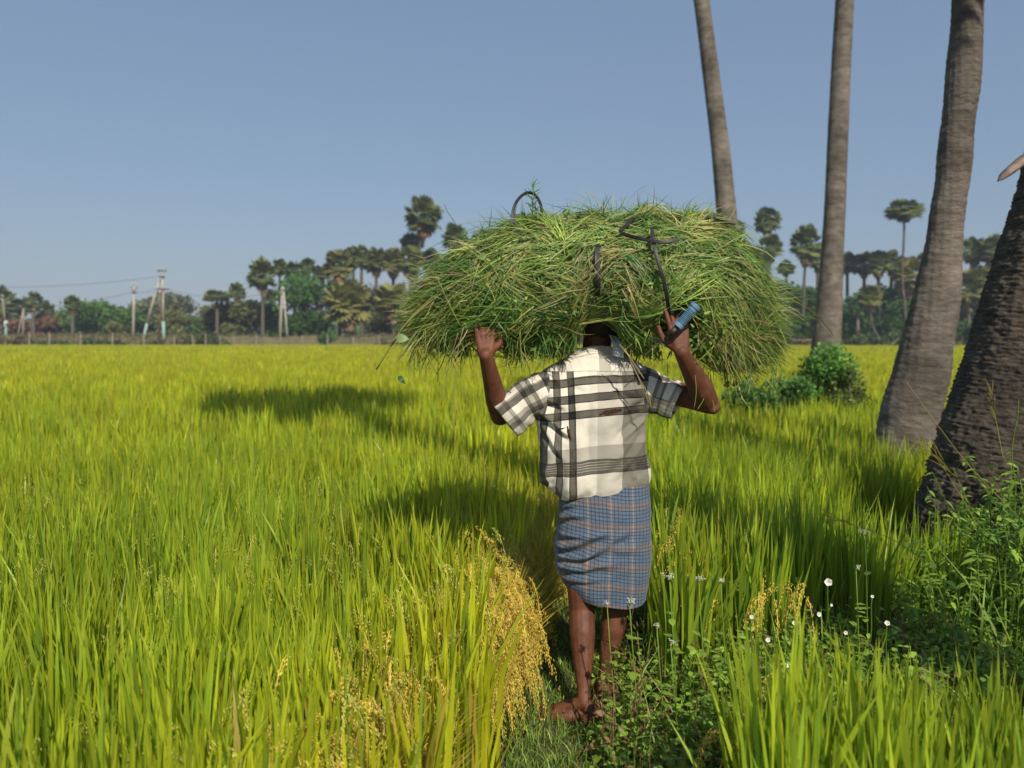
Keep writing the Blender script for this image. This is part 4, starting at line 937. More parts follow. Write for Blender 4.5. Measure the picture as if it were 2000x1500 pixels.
# --- cloth materials ---------------------------------------------------------
def plaid(name, ustops, vstops, base, rough=.85, holes=(), fine=None):
    """woven checks: two constant ramps over UV multiplied together; stops are (position, grey or colour)"""
    m, nt, out = newmat(name); L = nt.links.new
    uv = N(nt, 'ShaderNodeUVMap'); 
    nz = N(nt, 'ShaderNodeTexNoise', Scale=5.0, Detail=2.0); L(uv.outputs[0], nz.inputs['Vector'])
    sub = N(nt, 'ShaderNodeVectorMath', operation='SUBTRACT'); L(nz.outputs['Color'], sub.inputs[0]); sub.inputs[1].default_value = (.5, .5, .5)
    sc = N(nt, 'ShaderNodeVectorMath', operation='SCALE'); L(sub.outputs[0], sc.inputs[0]); sc.inputs['Scale'].default_value = .012
    ad = N(nt, 'ShaderNodeVectorMath', operation='ADD'); L(uv.outputs[0], ad.inputs[0]); L(sc.outputs[0], ad.inputs[1])
    sp_ = N(nt, 'ShaderNodeSeparateXYZ'); L(ad.outputs[0], sp_.inputs[0])
    def ramp(sock, stops):
        cr = N(nt, 'ShaderNodeValToRGB'); cr.color_ramp.interpolation = 'CONSTANT'; e = cr.color_ramp.elements
        for i, (p, c) in enumerate(stops):
            x = e[i] if i < 1 else (e[1] if i == 1 else e.new(p)); x.position = p; c = (c, c, c) if np.isscalar(c) else c; x.color = (*c, 1)
        L(sock, cr.inputs[0]); return cr.outputs[0]
    def wrap(sock):
        f = N(nt, 'ShaderNodeMath', operation='FRACT'); L(sock, f.inputs[0]); return f.outputs[0]
    U, Vv = sp_.outputs[0], sp_.outputs[1]
    cu, cv = ramp(wrap(U), ustops), ramp(wrap(Vv), vstops)
    mx = N(nt, 'ShaderNodeMix', data_type='RGBA', blend_type='MULTIPLY'); mx.inputs[0].default_value = 1; L(cu, mx.inputs[6]); L(cv, mx.inputs[7])
    mb_ = N(nt, 'ShaderNodeMix', data_type='RGBA', blend_type='MULTIPLY'); mb_.inputs[0].default_value = 1; L(mx.outputs[2], mb_.inputs[6]); mb_.inputs[7].default_value = (*base, 1)
    col = mb_.outputs[2]
    # soiling
    n3 = N(nt, 'ShaderNodeTexNoise', Scale=7.0, Detail=6.0, Roughness=.7); L(uv.outputs[0], n3.inputs['Vector'])
    mr = N(nt, 'ShaderNodeMapRange'); mr.inputs[1].default_value = .45; mr.inputs[2].default_value = .8; mr.inputs[3].default_value = 0; mr.inputs[4].default_value = .35; L(n3.outputs['Fac'], mr.inputs[0])
    dm = N(nt, 'ShaderNodeMix', data_type='RGBA'); L(mr.outputs[0], dm.inputs[0]); L(col, dm.inputs[6]); dm.inputs[7].default_value = (base[0] * .45, base[1] * .42, base[2] * .36, 1); col = dm.outputs[2]
    for (hx, hy, rx, ry, ang) in holes:
        mp = N(nt, 'ShaderNodeMapping'); mp.vector_type = 'TEXTURE'; mp.inputs['Location'].default_value = (hx, hy, 0); mp.inputs['Rotation'].default_value = (0, 0, ang); mp.inputs['Scale'].default_value = (rx, ry, 1)
        nn = N(nt, 'ShaderNodeTexNoise', Scale=40.0, Detail=4.0); L(uv.outputs[0], nn.inputs['Vector'])
        L(uv.outputs[0], mp.inputs[0]); ln = N(nt, 'ShaderNodeVectorMath', operation='LENGTH'); L(mp.outputs[0], ln.inputs[0])
        a2 = N(nt, 'ShaderNodeMath', operation='ADD'); L(ln.outputs['Value'], a2.inputs[0]); L(nn.outputs['Fac'], a2.inputs[1])
        lt = N(nt, 'ShaderNodeMath', operation='LESS_THAN'); L(a2.outputs[0], lt.inputs[0]); lt.inputs[1].default_value = 1.35
        hm = N(nt, 'ShaderNodeMix', data_type='RGBA'); L(lt.outputs[0], hm.inputs[0]); L(col, hm.inputs[6]); hm.inputs[7].default_value = (.045, .02, .013, 1); col = hm.outputs[2]
    p = N(nt, 'ShaderNodeBsdfPrincipled', Roughness=rough); p.inputs['Specular IOR Level'].default_value = .12
    p.inputs['Sheen Weight'].default_value = .1
    L(col, p.inputs['Base Color'])
    wv = N(nt, 'ShaderNodeTexNoise', Scale=160.0, Detail=4.0); L(uv.outputs[0], wv.inputs['Vector'])
    w2 = N(nt, 'ShaderNodeTexNoise', Scale=9.0, Detail=5.0); L(uv.outputs[0], w2.inputs['Vector'])
    ma = N(nt, 'ShaderNodeMath', operation='MULTIPLY_ADD'); L(w2.outputs['Fac'], ma.inputs[0]); ma.inputs[1].default_value = 4.0; L(wv.outputs['Fac'], ma.inputs[2])
    bp = N(nt, 'ShaderNodeBump', Strength=.35, Distance=.004); L(ma.outputs[0], bp.inputs['Height']); L(bp.outputs[0], p.inputs['Normal'])
    L(p.outputs[0], out.inputs[0]); return m
def up(x): return (x - 1020) / 280
def vp(y): return (y - 660) / 320
def band(a, b, g, e, fn, ed=2.6): return [(fn(a), e), (fn(a + ed), g), (fn(b - ed), e), (fn(b), None)]
def fill(segs, base=1.0, extra=()):
    out = [(0.0, base)]
    for s in segs:
        for p, g in s: out.append((p, base if g is None else g))
    out += list(extra); out.sort(key=lambda q: q[0]); return out
g, e = .16, .075
us = fill([band(1049, 1064, g, e, up), band(1078, 1093, g, e, up), band(1107, 1121, g, e, up)]) + [(up(1150), .92), (up(1166), .70), (up(1217), .29), (up(1272), .9)]
vs = fill([band(735, 751, .16, .075, vp), band(767, 784, .16, .075, vp), band(799, 816, .16, .075, vp)]) + [(vp(873), .60), (vp(899), .13)]
for q in (904, 909, 914, 919): vs += [(vp(q), .5), (vp(q + 1.1), .16)]
vs += [(vp(928), 1.0)]
CREAM = (.69, .655, .57)
M['shirt'] = plaid('plaid_shirt', us, vs, CREAM, holes=[(up(1193), vp(809), 25 / 280, 5.5 / 320, -.10), (up(1205), vp(769), 12 / 280, 2.2 / 320, .1), (up(1107), vp(842), 3.2 / 280, 18 / 320, -.2), (up(1092), vp(831), 9 / 280, 2.0 / 320, -.1)])
M['yoke'] = plaid('plaid_yoke', fill([band(1062, 1076, .5, .4, up), band(1090, 1104, .45, .35, up)]) + [(up(1172), .62), (up(1196), .95), (up(1212), .6), (up(1250), .85)], [(0, 1.0), (.5, .97)], CREAM)
ss = fill([[(.10, .25), (.20, .5), (.27, 1.0)], [(.40, .16), (.52, .4), (.56, 1.0)], [(.70, .25), (.80, 1.0)]])
M['sleeve'] = plaid('plaid_sleeve', ss, fill([[(.18, .2), (.34, 1.0)], [(.48, .28), (.54, .6), (.60, .28), (.66, 1.0)], [(.84, .45), (.90, .8)]]), CREAM)

def shirt_uv(V):   # world -> cloth coordinates in photo units
    W = V + MO; px = 1000 + W[:, 0] / W[:, 1].clip(2.9, 3.3) * 1500 * (W[:, 1].clip(2.9, 3.3) / 2.98); px = 1000 + W[:, 0] / .00197; py = HOR + (CAMZ - W[:, 2]) / .00197
    return px, py
def fold(V, Nn, fn): return V + Nn * fn(V)[:, None]
def gnormals(V, nr, nc):
    G = V.reshape(nr, nc, 3); du = np.roll(G, -1, 1) - np.roll(G, 1, 1); dv = np.gradient(G, axis=0); n = nrm(np.cross(du, dv)); return n.reshape(-1, 3)
def vnoise(V, s, seed=0):
    return np.array([mnoise.noise(Vector((v[0] * s[0] + seed, v[1] * s[1], v[2] * s[2]))) for v in V])
# --- shirt body loft: photo silhouette rows (py, left px, right px, depth m)
rows = [(684, 1123, 1212, .066, 3.095), (694, 1116, 1222, .070, 3.09), (706, 1096, 1240, .078, 3.08), (718, 1072, 1258, .090, 3.075), (732, 1050, 1272, .102, 3.07), (748, 1038, 1280, .114, 3.065), (768, 1037, 1276, .124, 3.06), (795, 1041, 1268, .130, 3.06), (830, 1046, 1262, .132, 3.06),
        (870, 1052, 1260, .130, 3.06), (905, 1056, 1264, .128, 3.06), (930, 1059, 1268, .130, 3.06), (948, 1066, 1268, .130, 3.06), (960, 1080, 1266, .124, 3.06), (966, 1092, 1262, .114, 3.06)]
rw = np.array(rows, float); pyi = np.linspace(684, 966, 130); nc = 150
lft, rgt, dep, yc = (np.interp(pyi, rw[:, 0], rw[:, i]) for i in (1, 2, 3, 4))
ker = np.hanning(9); ker /= ker.sum()
def smo(v): e = np.concatenate([np.full(4, v[0]), v, np.full(4, v[-1])]); return np.convolve(e, ker, 'valid')
lft, rgt, dep = smo(lft), smo(rgt), smo(dep)
ph = np.linspace(0, 2 * np.pi, nc, endpoint=False)      # 0 = right side, -pi/2 (back, toward viewer)
Vs = []
for i, py in enumerate(pyi):
    A0, A1 = at(lft[i], py, yc[i]), at(rgt[i], py, yc[i]); cx, a_ = (A0[0] + A1[0]) / 2, (A1[0] - A0[0]) / 2
    c, s = np.cos(ph), np.sin(ph); ex = .82
    x = cx + a_ * np.sign(c) * np.abs(c) ** ex; y = yc[i] + dep[i] * np.sign(s) * np.abs(s) ** ex
    sl_ = (py - 660) / 300
    z = at(1160, py, 2.95)[2] + .030 * sl_ * (x - cx) / .25 * (1 if py > 760 else max(0, (py - 700) / 60)) + 0 * x
    Vs.append(np.stack([x, y, z], -1))
V = np.concatenate(Vs) - MO; Nn = -gnormals(V, 130, nc)
ctr = V.copy(); ctr[:, :2] -= V.reshape(130, nc, 3).mean(1).repeat(nc, 0)[:, :2]; sgn = np.sign((Nn[:, :2] * ctr[:, :2]).sum(1).sum()); Nn = Nn * sgn
px, py = shirt_uv(V)
n1 = vnoise(V, (5, 3, 3.2), 3.1); n2 = vnoise(V, (11, 6, 5), 8.4); n3 = vnoise(V, (26, 12, 14), 1.7)
low = np.clip((py - 880) / 70, 0, 1)
arm = lambda ax, ay, k: np.sin(((px - ax) * k + (py - ay)) / 9.0) * np.exp(-((px - ax) ** 2 + (py - ay) ** 2) / 45 ** 2)
dsp = .008 * n1 + .006 * n2 * (.6 + .8 * low) + .003 * n3 + .008 * low * np.sin(px / 11.0 + 3 * n1) * np.clip(1.6 - np.abs(px - 1060) / 60, .25, 1) + .004 * arm(1050, 790, -.8) + .005 * arm(1262, 800, .9) + .004 * np.sin((py + .35 * px) / 17 + 3 * n1) * np.exp(-((px - 1210) / 50) ** 2)
dsp += -.006 * np.exp(-((px - 1160 - 6 * n1 * 3) / 9) ** 2) * np.clip((py - 740) / 60, 0, 1)   # spine hollow
def crease_s(x0, y0, x1, y1, w, d):
    L = math.hypot(x1 - x0, y1 - y0); ux, uy = (x1 - x0) / L, (y1 - y0) / L; s_ = (px - x0) * ux + (py - y0) * uy; q = -(px - x0) * uy + (py - y0) * ux + 5 * n2
    return d * np.clip(s_ / 10, 0, 1) * np.clip((L - s_) / 25, 0, 1) * (np.exp(-((q + w * .8) / w) ** 2) - np.exp(-((q - w * .6) / w) ** 2))
for c_ in [(1050, 806, 1120, 862, 6, .007), (1052, 780, 1105, 800, 5, .006), (1055, 835, 1100, 905, 6, .006), (1264, 812, 1200, 868, 6, .007), (1262, 790, 1215, 806, 5, .005), (1266, 850, 1190, 940, 7, .006), (1070, 962, 1082, 900, 5, .008), (1092, 966, 1100, 915, 5, .006), (1120, 966, 1122, 925, 6, .005), (1250, 940, 1236, 895, 6, .006), (1160, 968, 1170, 930, 7, .004), (1110, 750, 1150, 765, 6, .003), (1215, 745, 1180, 775, 6, .004)]: dsp += crease_s(*c_)
dsp *= 1.55 * np.clip((py - 690) / 30, .15, 1)
V2 = V + Nn * dsp[:, None]
uvv = np.stack([up(px - 6 * np.clip((py - 730) / 200, 0, 1.3) * (px < 1140)), vp(py + .075 * (px - 1160) * np.clip((py - 700) / 60, 0, 1) - 2.5 * np.sin(px / 40.))], -1)
front = Nn[:, 1] > .12; uvv[front, 0] = .06 + (uvv[front, 0] * .9)
fcs = grid_faces(130, nc)
if sgn < 0: fcs = fcs[:, ::-1]
ry = np.repeat(pyi, nc)[fcs[:, 0]]
yoke = ry < 723
SH = bpy.data.objects.new('shirt', None)
bpy.data.objects.remove(SH)
shirt = mk('shirt', V2, fcs[~yoke], M['shirt'], MAN, uv=uvv)
Vy = V2 + Nn * .0025
mk('yoke', Vy, fcs[(ry < 724.5)], M['yoke'], shirt, uv=uvv)
# hem turn-in
# collar
mbv = []; uvc = []; nrc = 7; ncc = 60; a = np.linspace(0, 2 * np.pi, ncc, endpoint=False)
cA, cB = at(1122, 690, 3.09) - MO, at(1213, 690, 3.09) - MO; cc = (cA + cB) / 2; rx = (cB[0] - cA[0]) / 2
for q, (dz, k) in enumerate([(-.026, 1.20), (-.014, 1.13), (.0, 1.05), (.016, .99), (.024, .98), (.020, .92), (-.01, .90)]):
    mbv.append(np.stack([cc[0] + rx * k * np.cos(a), cc[1] + .062 * k * np.sin(a), cc[2] + dz - .016 * np.clip(np.sin(a), 0, 1) - .004 * np.sin(a) + .004 * np.sin(3 * a)], -1)); uvc.append(np.stack([.03 + .75 * a / 6.283, np.full(ncc, .3 + q * .02)], -1))
mk('collar', np.concatenate(mbv), grid_faces(nrc, ncc)[:, ::-1], M['yoke'], shirt, uv=np.concatenate(uvc))
def sleeve(pts, rad, ecc, seedn, uoff):
    P = np.array(pts) - MO; t = np.linspace(0, 1, 46); s = np.linspace(0, 1, len(P))
    Q = np.stack([np.interp(t, s, P[:, i]) for i in range(3)], -1)
    for _ in range(6): Q[1:-1] = (Q[:-2] + 2 * Q[1:-1] + Q[2:]) / 4
    rr = np.interp(t, np.linspace(0, 1, len(rad)), rad)
    V, F = tube(Q, rr, 72, caps=False); Nv = nrm(V - np.repeat(Q, 72, 0))
    n1 = vnoise(V, (9, 9, 9), seedn); n2 = vnoise(V, (22, 22, 22), seedn + 5)
    T = np.repeat(t, 72); A = np.tile(np.linspace(0, 6.283, 72, endpoint=False), 46)
    V = V + Nv * (.012 * n1 + .006 * n2 + .005 * np.sin(T * 17 + 2 * np.sin(A) + 4 * n1) * (1 - T * .6))[:, None]
    uv = np.stack([uoff + A / 6.283 * 2.0, T * 1.0], -1)
    # inner turn so that the open end shows thickness
    ring = V.reshape(46, 72, 3)[-1]; c = ring.mean(0); inn = c + (ring - c) * .93; inn2 = c + (ring - c) * .86 + (Q[-6] - Q[-1])
    V = np.vstack([V, inn, inn2]); uv = np.vstack([uv, uv[-72:], uv[-72:]])
    mk('sleeve', V, grid_faces(48, 72), M['sleeve'], shirt, uv=uv)
sleeve([at(1104, 756, 3.06), at(1066, 764, 3.05), at(1024, 787, 3.04), at(984, 819, 3.03)], [.064, .083, .083, .080], 1, 2.2, .30)
sleeve([at(1220, 756, 3.06), at(1262, 760, 3.05), at(1300, 772, 3.03), at(1326, 784, 3.01)], [.062, .080, .078, .076], 1, 7.7, .05)

# --- lungi
rows = np.array([(946, 1100, 1262, .112), (965, 1096, 1266, .120), (990, 1092, 1268, .130), (1015, 1091, 1269, .136), (1040, 1088, 1270, .138), (1075, 1085, 1272, .136), (1110, 1086, 1273, .132), (1140, 1093, 1271, .128), (1160, 1101, 1267, .126), (1184, 1110, 1260, .122)], float)
pyi = np.linspace(946, 1184, 120); nc = 150
lft, rgt, dep = (smo(np.interp(pyi, rows[:, 0], rows[:, i])) for i in (1, 2, 3))
Vs = []; UV = []
for i, py in enumerate(pyi):
    A0, A1 = at(lft[i], py, 3.06), at(rgt[i], py, 3.06); cx, a_ = (A0[0] + A1[0]) / 2, (A1[0] - A0[0]) / 2
    c, s = np.cos(ph), np.sin(ph); ex = .85; x = cx + a_ * np.sign(c) * np.abs(c) ** ex; y = 3.06 + dep[i] * np.sign(s) * np.abs(s) ** ex
    low = np.clip((py - 1120) / 64, 0, 1)
    z = at(1160, py, 2.95)[2] - low * (.012 * np.sin((x - cx) / a_ * 2.2 + .4) - .022 * np.clip(-(x - cx) / a_ - .55, 0, 1)) + .02 * (1 - np.clip((py - 946) / 60, 0, 1)) * (x - cx) / a_
    Vs.append(np.stack([x, y, z], -1)); 
V = np.concatenate(Vs) - MO; Nn = gnormals(V, 120, nc); ctr = V.copy(); ctr[:, :2] -= V.reshape(120, nc, 3).mean(1).repeat(nc, 0)[:, :2]
if (Nn[:, :2] * ctr[:, :2]).sum() < 0: Nn = -Nn; flip = True
else: flip = False
px, py = shirt_uv(V); n1 = vnoise(V, (6, 4, 5), 2.9); n2 = vnoise(V, (14, 8, 12), 4.4); n3 = vnoise(V, (30, 15, 30), 9.1)
def crease(x0, y0, x1, y1, w, d):
    L = math.hypot(x1 - x0, y1 - y0); ux, uy = (x1 - x0) / L, (y1 - y0) / L; s_ = (px - x0) * ux + (py - y0) * uy; q = -(px - x0) * uy + (py - y0) * ux
    q = q + 3 * n2 * 2; fall = np.clip(s_ / 12, 0, 1) * np.clip((L - s_) / 30, 0, 1); return d * fall * (np.exp(-((q + w * .8) / w) ** 2) - np.exp(-((q - w * .6) / w) ** 2))
dsp = .007 * n1 + .005 * n2 + .0025 * n3
for c_ in [(1086, 1090, 1200, 1046, 8, .014), (1085, 1108, 1190, 1085, 7, .012), (1088, 1030, 1150, 1008, 6, .009), (1090, 1060, 1160, 1055, 6, .009), (1088, 1130, 1210, 1110, 7, .009), (1140, 1100, 1240, 1040, 9, .009), (1092, 1005, 1140, 985, 5, .006), (1100, 1150, 1180, 1140, 6, .006), (1150, 1075, 1262, 1090, 9, .005)]: dsp += crease(*c_)
dsp += .004 * np.sin(px / 13 + 2 * n1) * np.clip((py - 1120) / 60, 0, 1)
Wv = V + Nn * dsp[:, None] * (Nn[:, 1] < .3)[:, None]
uvv = np.stack([(px - 1080 + .1 * (py - 1050) * 0 + np.where(Nn[:, 1] > .1, 100, 0)) / 45 + .08 * n1, (py + 6 * n1 - .08 * (px - 1180)) / 42], -1)
BL = (.10, .142, .215)
def rep(n, line, lw, wide=None):
    st = []
    for i in range(n): st += [(i / n, 1.0), ((i + 1 - lw) / n, line)]
    return st
u_ = rep(6, (.50, .46, .44), .20); v_ = rep(6, (.45, .42, .40), .24)
u_ = [q for q in u_ if not .46 < q[0] < .60] + [(.47, (2.1, 1.35, .85)), (.54, (1.0, 1.0, 1.0))]; u_.sort(key=lambda q: q[0])
v_ = [q for q in v_ if not .30 < q[0] < .62] + [(.31, (1.7, 1.0, .68)), (.44, (.9, .78, .72)), (.52, (1.7, 1.05, .70)), (.6, (1.0, 1.0, 1.0))]; v_.sort(key=lambda q: q[0])
M['lungi'] = plaid('checked_lungi', u_, v_, BL, .8)
f = grid_faces(120, nc)
ring = Wv.reshape(120, nc, 3)[-1]; c = ring.mean(0); inn = c + (ring - c) * .96 + [0, 0, .002]; inn2 = c + (ring - c) * .93 + [0, 0, .09]
Wv = np.vstack([Wv, inn, inn2]); uvv = np.vstack([uvv, uvv[-nc:], uvv[-nc:]]); f = grid_faces(122, nc)
mk('lungi', Wv, f[:, ::-1] if flip else f, M['lungi'], MAN, uv=uvv)
# towel end beside the neck
M['towel'] = plaid('striped_towel', [(0, 1.0), (.2, (.25, .28, .5)), (.3, 1.0), (.6, (.25, .28, .5)), (.7, 1.0)], [(0, 1.0), (.9, .9)], (.62, .64, .68))
P = np.array([at(1196, 655, 3.02), at(1203, 668, 2.985), at(1207, 682, 2.972), at(1208, 697, 2.966)]); t = np.linspace(0, 1, 18)
Q = np.stack([np.interp(t, np.linspace(0, 1, 4), P[:, i]) for i in range(3)], -1); S = np.array([.8, -.35, -.2]); S /= np.linalg.norm(S); wdt = np.interp(t, [0, .5, 1], [.014, .019, .022]); q = np.linspace(-1, 1, 9)
V = (Q[:, None] + S * wdt[:, None, None] * q[None, :, None]) ; V[..., 1] += .006 * np.sin(q * 4)[None]
o_ = Q[0].copy(); Vt = V.reshape(-1, 3) - o_; Vb = Vt + [0, .004, 0]; gf = grid_faces(18, 9, False); uvt = np.stack(np.meshgrid(q * 2, t * 3), -1).reshape(-1, 2)
tw = mk('towel', np.vstack([Vt, Vb]), [gf, gf[:, ::-1] + 162], M['towel'], uv=np.vstack([uvt, uvt])); tw.location = o_
tag(tw, 'white towel end with fine blue stripes hanging beside the neck of the man', 'towel')
# ------------------------------------------------------------------ the grass bundle
BO = np.array([.34, 3.12, 1.42]); BUN = root('grass_bundle', 'big bundle of freshly cut green grass on the man, tied with black straps', 'grass bundle'); BUN.location = BO
prof = np.array([ # px, top, bottom, half depth
 (800, 604, 640, .03), (820, 570, 660, .07), (850, 540, 672, .11), (890, 504, 668, .16), (930, 474, 662, .20), (960, 466, 672, .23), (990, 446, 680, .25), (1020, 444, 686, .25), (1060, 430, 686, .28), (1095, 438, 680, .28), (1124, 432, 677, .30), (1142, 430, 636, .30), (1170, 424, 622, .30), (1194, 436, 636, .28), (1212, 436, 668, .28), (1240, 432, 678, .29), (1270, 422, 684, .29), (1300, 428, 666, .26), (1350, 436, 684, .24), (1400, 440, 704, .22), (1440, 462, 720, .21), (1475, 496, 716, .17), (1500, 540, 704, .13), (1520, 580, 690, .09), (1534, 630, 668, .03)], float)
YB = 3.12
X_ = np.array([at(p[0], 600, 2.94)[0] for p in prof]); ZT = np.array([at(1000, p[1], YB)[2] for p in prof]); ZB = np.array([at(1000, p[2], YB)[2] for p in prof]); HD = prof[:, 3]
def core(x):
    x = np.asarray(x); zt, zb, hd = np.interp(x, X_, ZT), np.interp(x, X_, ZB), np.interp(x, X_, HD)
    return (zt + zb) / 2, np.maximum((zt - zb) / 2, .012), np.maximum(hd, .02)
rng = np.random.default_rng(99)
xs = np.linspace(X_[0], X_[-1], 110); a = np.linspace(0, 6.283, 60, endpoint=False)
zc, rz, ry = core(xs); c, s = np.cos(a), np.sin(a)
sh = .90
M['core'] = surf('packed_grass', (.018, .028, .010), (.075, .085, .03), 34, .95, 1.0, 90, (.35, 1, 1), 8, .1, (.14, .13, .05), .02)  # core coloured dark to stand for the shade in gaps between strands
GM = MB()
CG = [np.array(q) for q in ((.13, .24, .045), (.24, .33, .065), (.07, .165, .035), (.34, .36, .10), (.42, .35, .15), (.27, .18, .10))]
def gcol(n, p=(.30, .26, .22, .12, .07, .03)): return np.array(CG)[rng.choice(6, n, p=p)] * rng.uniform(.75, 1.25, n)[:, None]
def drape(n, x0, th, dirx, L, lift, grav, width, col, k=7, spread=.35, down=0.0):
    """strands that run along the bundle surface and stay outside of it"""
    zc, rz, ry = core(x0)
    cs, sn = np.cos(th), np.sin(th)
    p = np.stack([x0, YB + ry * np.sign(cs) * np.abs(cs) ** .8, zc + rz * np.sign(sn) * np.abs(sn) ** .8], -1)
    cell = (np.floor((x0 + .1 * np.sin(th * 2)) / .085) * 131 + np.floor(th / .42) * 17).astype(int) % 997
    ct = np.random.default_rng(4).normal(0, 1, 997)[cell]; cb = np.random.default_rng(6).uniform(.72, 1.3, 997)[cell]; cy_ = np.random.default_rng(9).uniform(0, 1, 997)[cell]
    col = col * cb[:, None]; col = np.where((cy_ < .16)[:, None], col * .45 + np.array(CG[4]) * .5, np.where((cy_ > .74)[:, None], col * .5 + np.array(CG[2]) * .5, col))
    d0 = np.stack([dirx, rng.normal(0, spread * .5, n), rng.normal(0, spread * .55, n) + ct * spread * .9 - down], -1); v = nrm(d0)
    L = np.clip(np.where(dirx > 0, (X_[-1] + .03 - x0), (x0 - X_[0] + .03)) * rng.uniform(.8, 1.5, n), .07, L); loose = np.where(rng.uniform(0, 1, n) < .20, .25, .85)
    st = (L / (k - 1))[:, None]; P = [p.copy()]; lf = lift.copy()
    for j in range(k - 1):
        v = v + np.stack([0 * x0, 0 * x0, -grav], -1) + rng.normal(0, .10, (n, 3)); v = nrm(v); p = p + v * st
        zc, rz, ry = core(np.clip(p[:, 0], X_[0], X_[-1])); q = np.sqrt(((p[:, 1] - YB) / ry) ** 2 + ((p[:, 2] - zc) / rz) ** 2); ins = (p[:, 0] > X_[0]) & (p[:, 0] < X_[-1])
        tgt = 1 + lf / np.maximum(np.minimum(ry, rz), .05); f = np.where(ins, np.where(q < tgt, tgt / np.maximum(q, .05), 1 + (tgt / np.maximum(q, .05) - 1) * loose), 1.0); f = np.clip(f, .6, 1.8)
        p2 = p.copy(); p2[:, 1] = YB + (p[:, 1] - YB) * f; p2[:, 2] = zc + (p[:, 2] - zc) * f; p = p * .15 + p2 * .85; P.append(p.copy())
    P = np.stack(P, 1); prof_ = np.interp(np.linspace(0, 1, k), [0, .15, .6, 1], [.55, 1, .85, .08])[None]
    side = nrm(np.cross(P[:, -1] - P[:, 0], np.stack([0 * x0, P[:, 0, 1] - YB, P[:, 0, 2] - core(np.clip(P[:, 0, 0], X_[0], X_[-1]))[0]], -1) + 1e-4)); side = nrm(side + rng.normal(0, .35, side.shape))
    ok = clear(P); P, side, width, col = P[ok], side[ok], width[ok], col[ok]
    V, F = strips(P - BO, width[:, None] * .5 * prof_, side); GM.add(V, F, percol(col, 2 * k))
def clear(P):
    # strands that would bury the hands, the nape or the grip are left out (a few stay)
    px = 1000 + P[..., 0] / P[..., 1] * 1500; py = HOR + (CAMZ - P[..., 2]) / P[..., 1] * 1500; bad = np.zeros(len(P), bool)
    for a0, a1, b0, b1, keep in ((917, 982, 655, 705, .22), (1290, 1352, 612, 700, .10), (1133, 1204, 630, 690, .12), (1128, 1208, 676, 700, .2), (1320, 1366, 592, 640, .15), (1318, 1400, 690, 800, .25), (1060, 1280, 712, 800, .2)):
        bad |= (((px > a0) & (px < a1) & (py > b0) & (py < b1)).any(1)) & (rng.uniform(0, 1, len(P)) > keep)
    return ~bad
def sect(n, front=.72):
    """angles round the section, most of them on the visible near side (cos < 0), top and bottom"""
    return np.where(rng.uniform(0, 1, n) < front, rng.uniform(np.pi * .45, np.pi * 1.5, n), rng.uniform(0, 6.283, n))
n = 10500; x0 = rng.uniform(X_[0] + .02, X_[-1] - .02, n); th = sect(n); dx = np.where(x0 < .1, -1, np.where(x0 > .72, 1, rng.choice([-1, 1], n))) * rng.uniform(.6, 1, n)
gr = np.where(x0 > .72, .10, np.where(x0 < -.1, .05, .02)) * rng.uniform(.3, 1.4, n)
drape(n, x0, th, dx, rng.uniform(.10, .34, n), np.abs(rng.normal(.004, .008, n)), gr, rng.uniform(.0022, .0052, n), gcol(n), spread=.5)
n = 4200; x0 = rng.uniform(X_[0] + .05, X_[-1] - .03, n); drape(n, x0, sect(n, .8), rng.uniform(-1, 1, n), rng.uniform(.06, .20, n), np.abs(rng.normal(.012, .010, n)), rng.uniform(0, .1, n), rng.uniform(.002, .005, n), gcol(n), spread=1.3)
# tufts: handfuls that lie together at their own angle
for i in range(170):
    m = int(rng.integers(14, 40)); xa = rng.uniform(X_[0] + .08, X_[-1] - .06); ta = rng.uniform(np.pi * .40, np.pi * 1.5); di = rng.uniform(.4, 1) * (np.sign(xa - .35 + rng.normal(0, .25)) or 1)
    c0 = np.array(CG)[rng.choice(6, p=(.28, .27, .17, .14, .09, .05))] * rng.uniform(.7, 1.25)
    drape(m, np.clip(xa + rng.normal(0, .022, m), X_[0] + .02, X_[-1] - .02), ta + rng.normal(0, .10, m), np.full(m, di) + rng.normal(0, .12, m), rng.uniform(.10, .26, m), np.abs(rng.normal(.012, .010, m)) + abs(rng.normal(0, .014)), np.full(m, rng.uniform(0, .12)), rng.uniform(.0022, .0055, m), c0 * rng.uniform(.8, 1.2, m)[:, None], 7, .22, rng.normal(0, .5))
# right end: thick sheaf fanning down, browner and finer
n = 4600; x0 = rng.uniform(.66, 1.0, n); th = rng.uniform(np.pi * .5, np.pi * 1.35, n)
drape(n, x0, th, rng.uniform(.35, 1, n), rng.uniform(.14, .34, n), np.abs(rng.normal(.006, .010, n)), rng.uniform(.05, .16, n), rng.uniform(.0018, .004, n), gcol(n, (.20, .30, .08, .22, .13, .07)), 8, .3, .35)
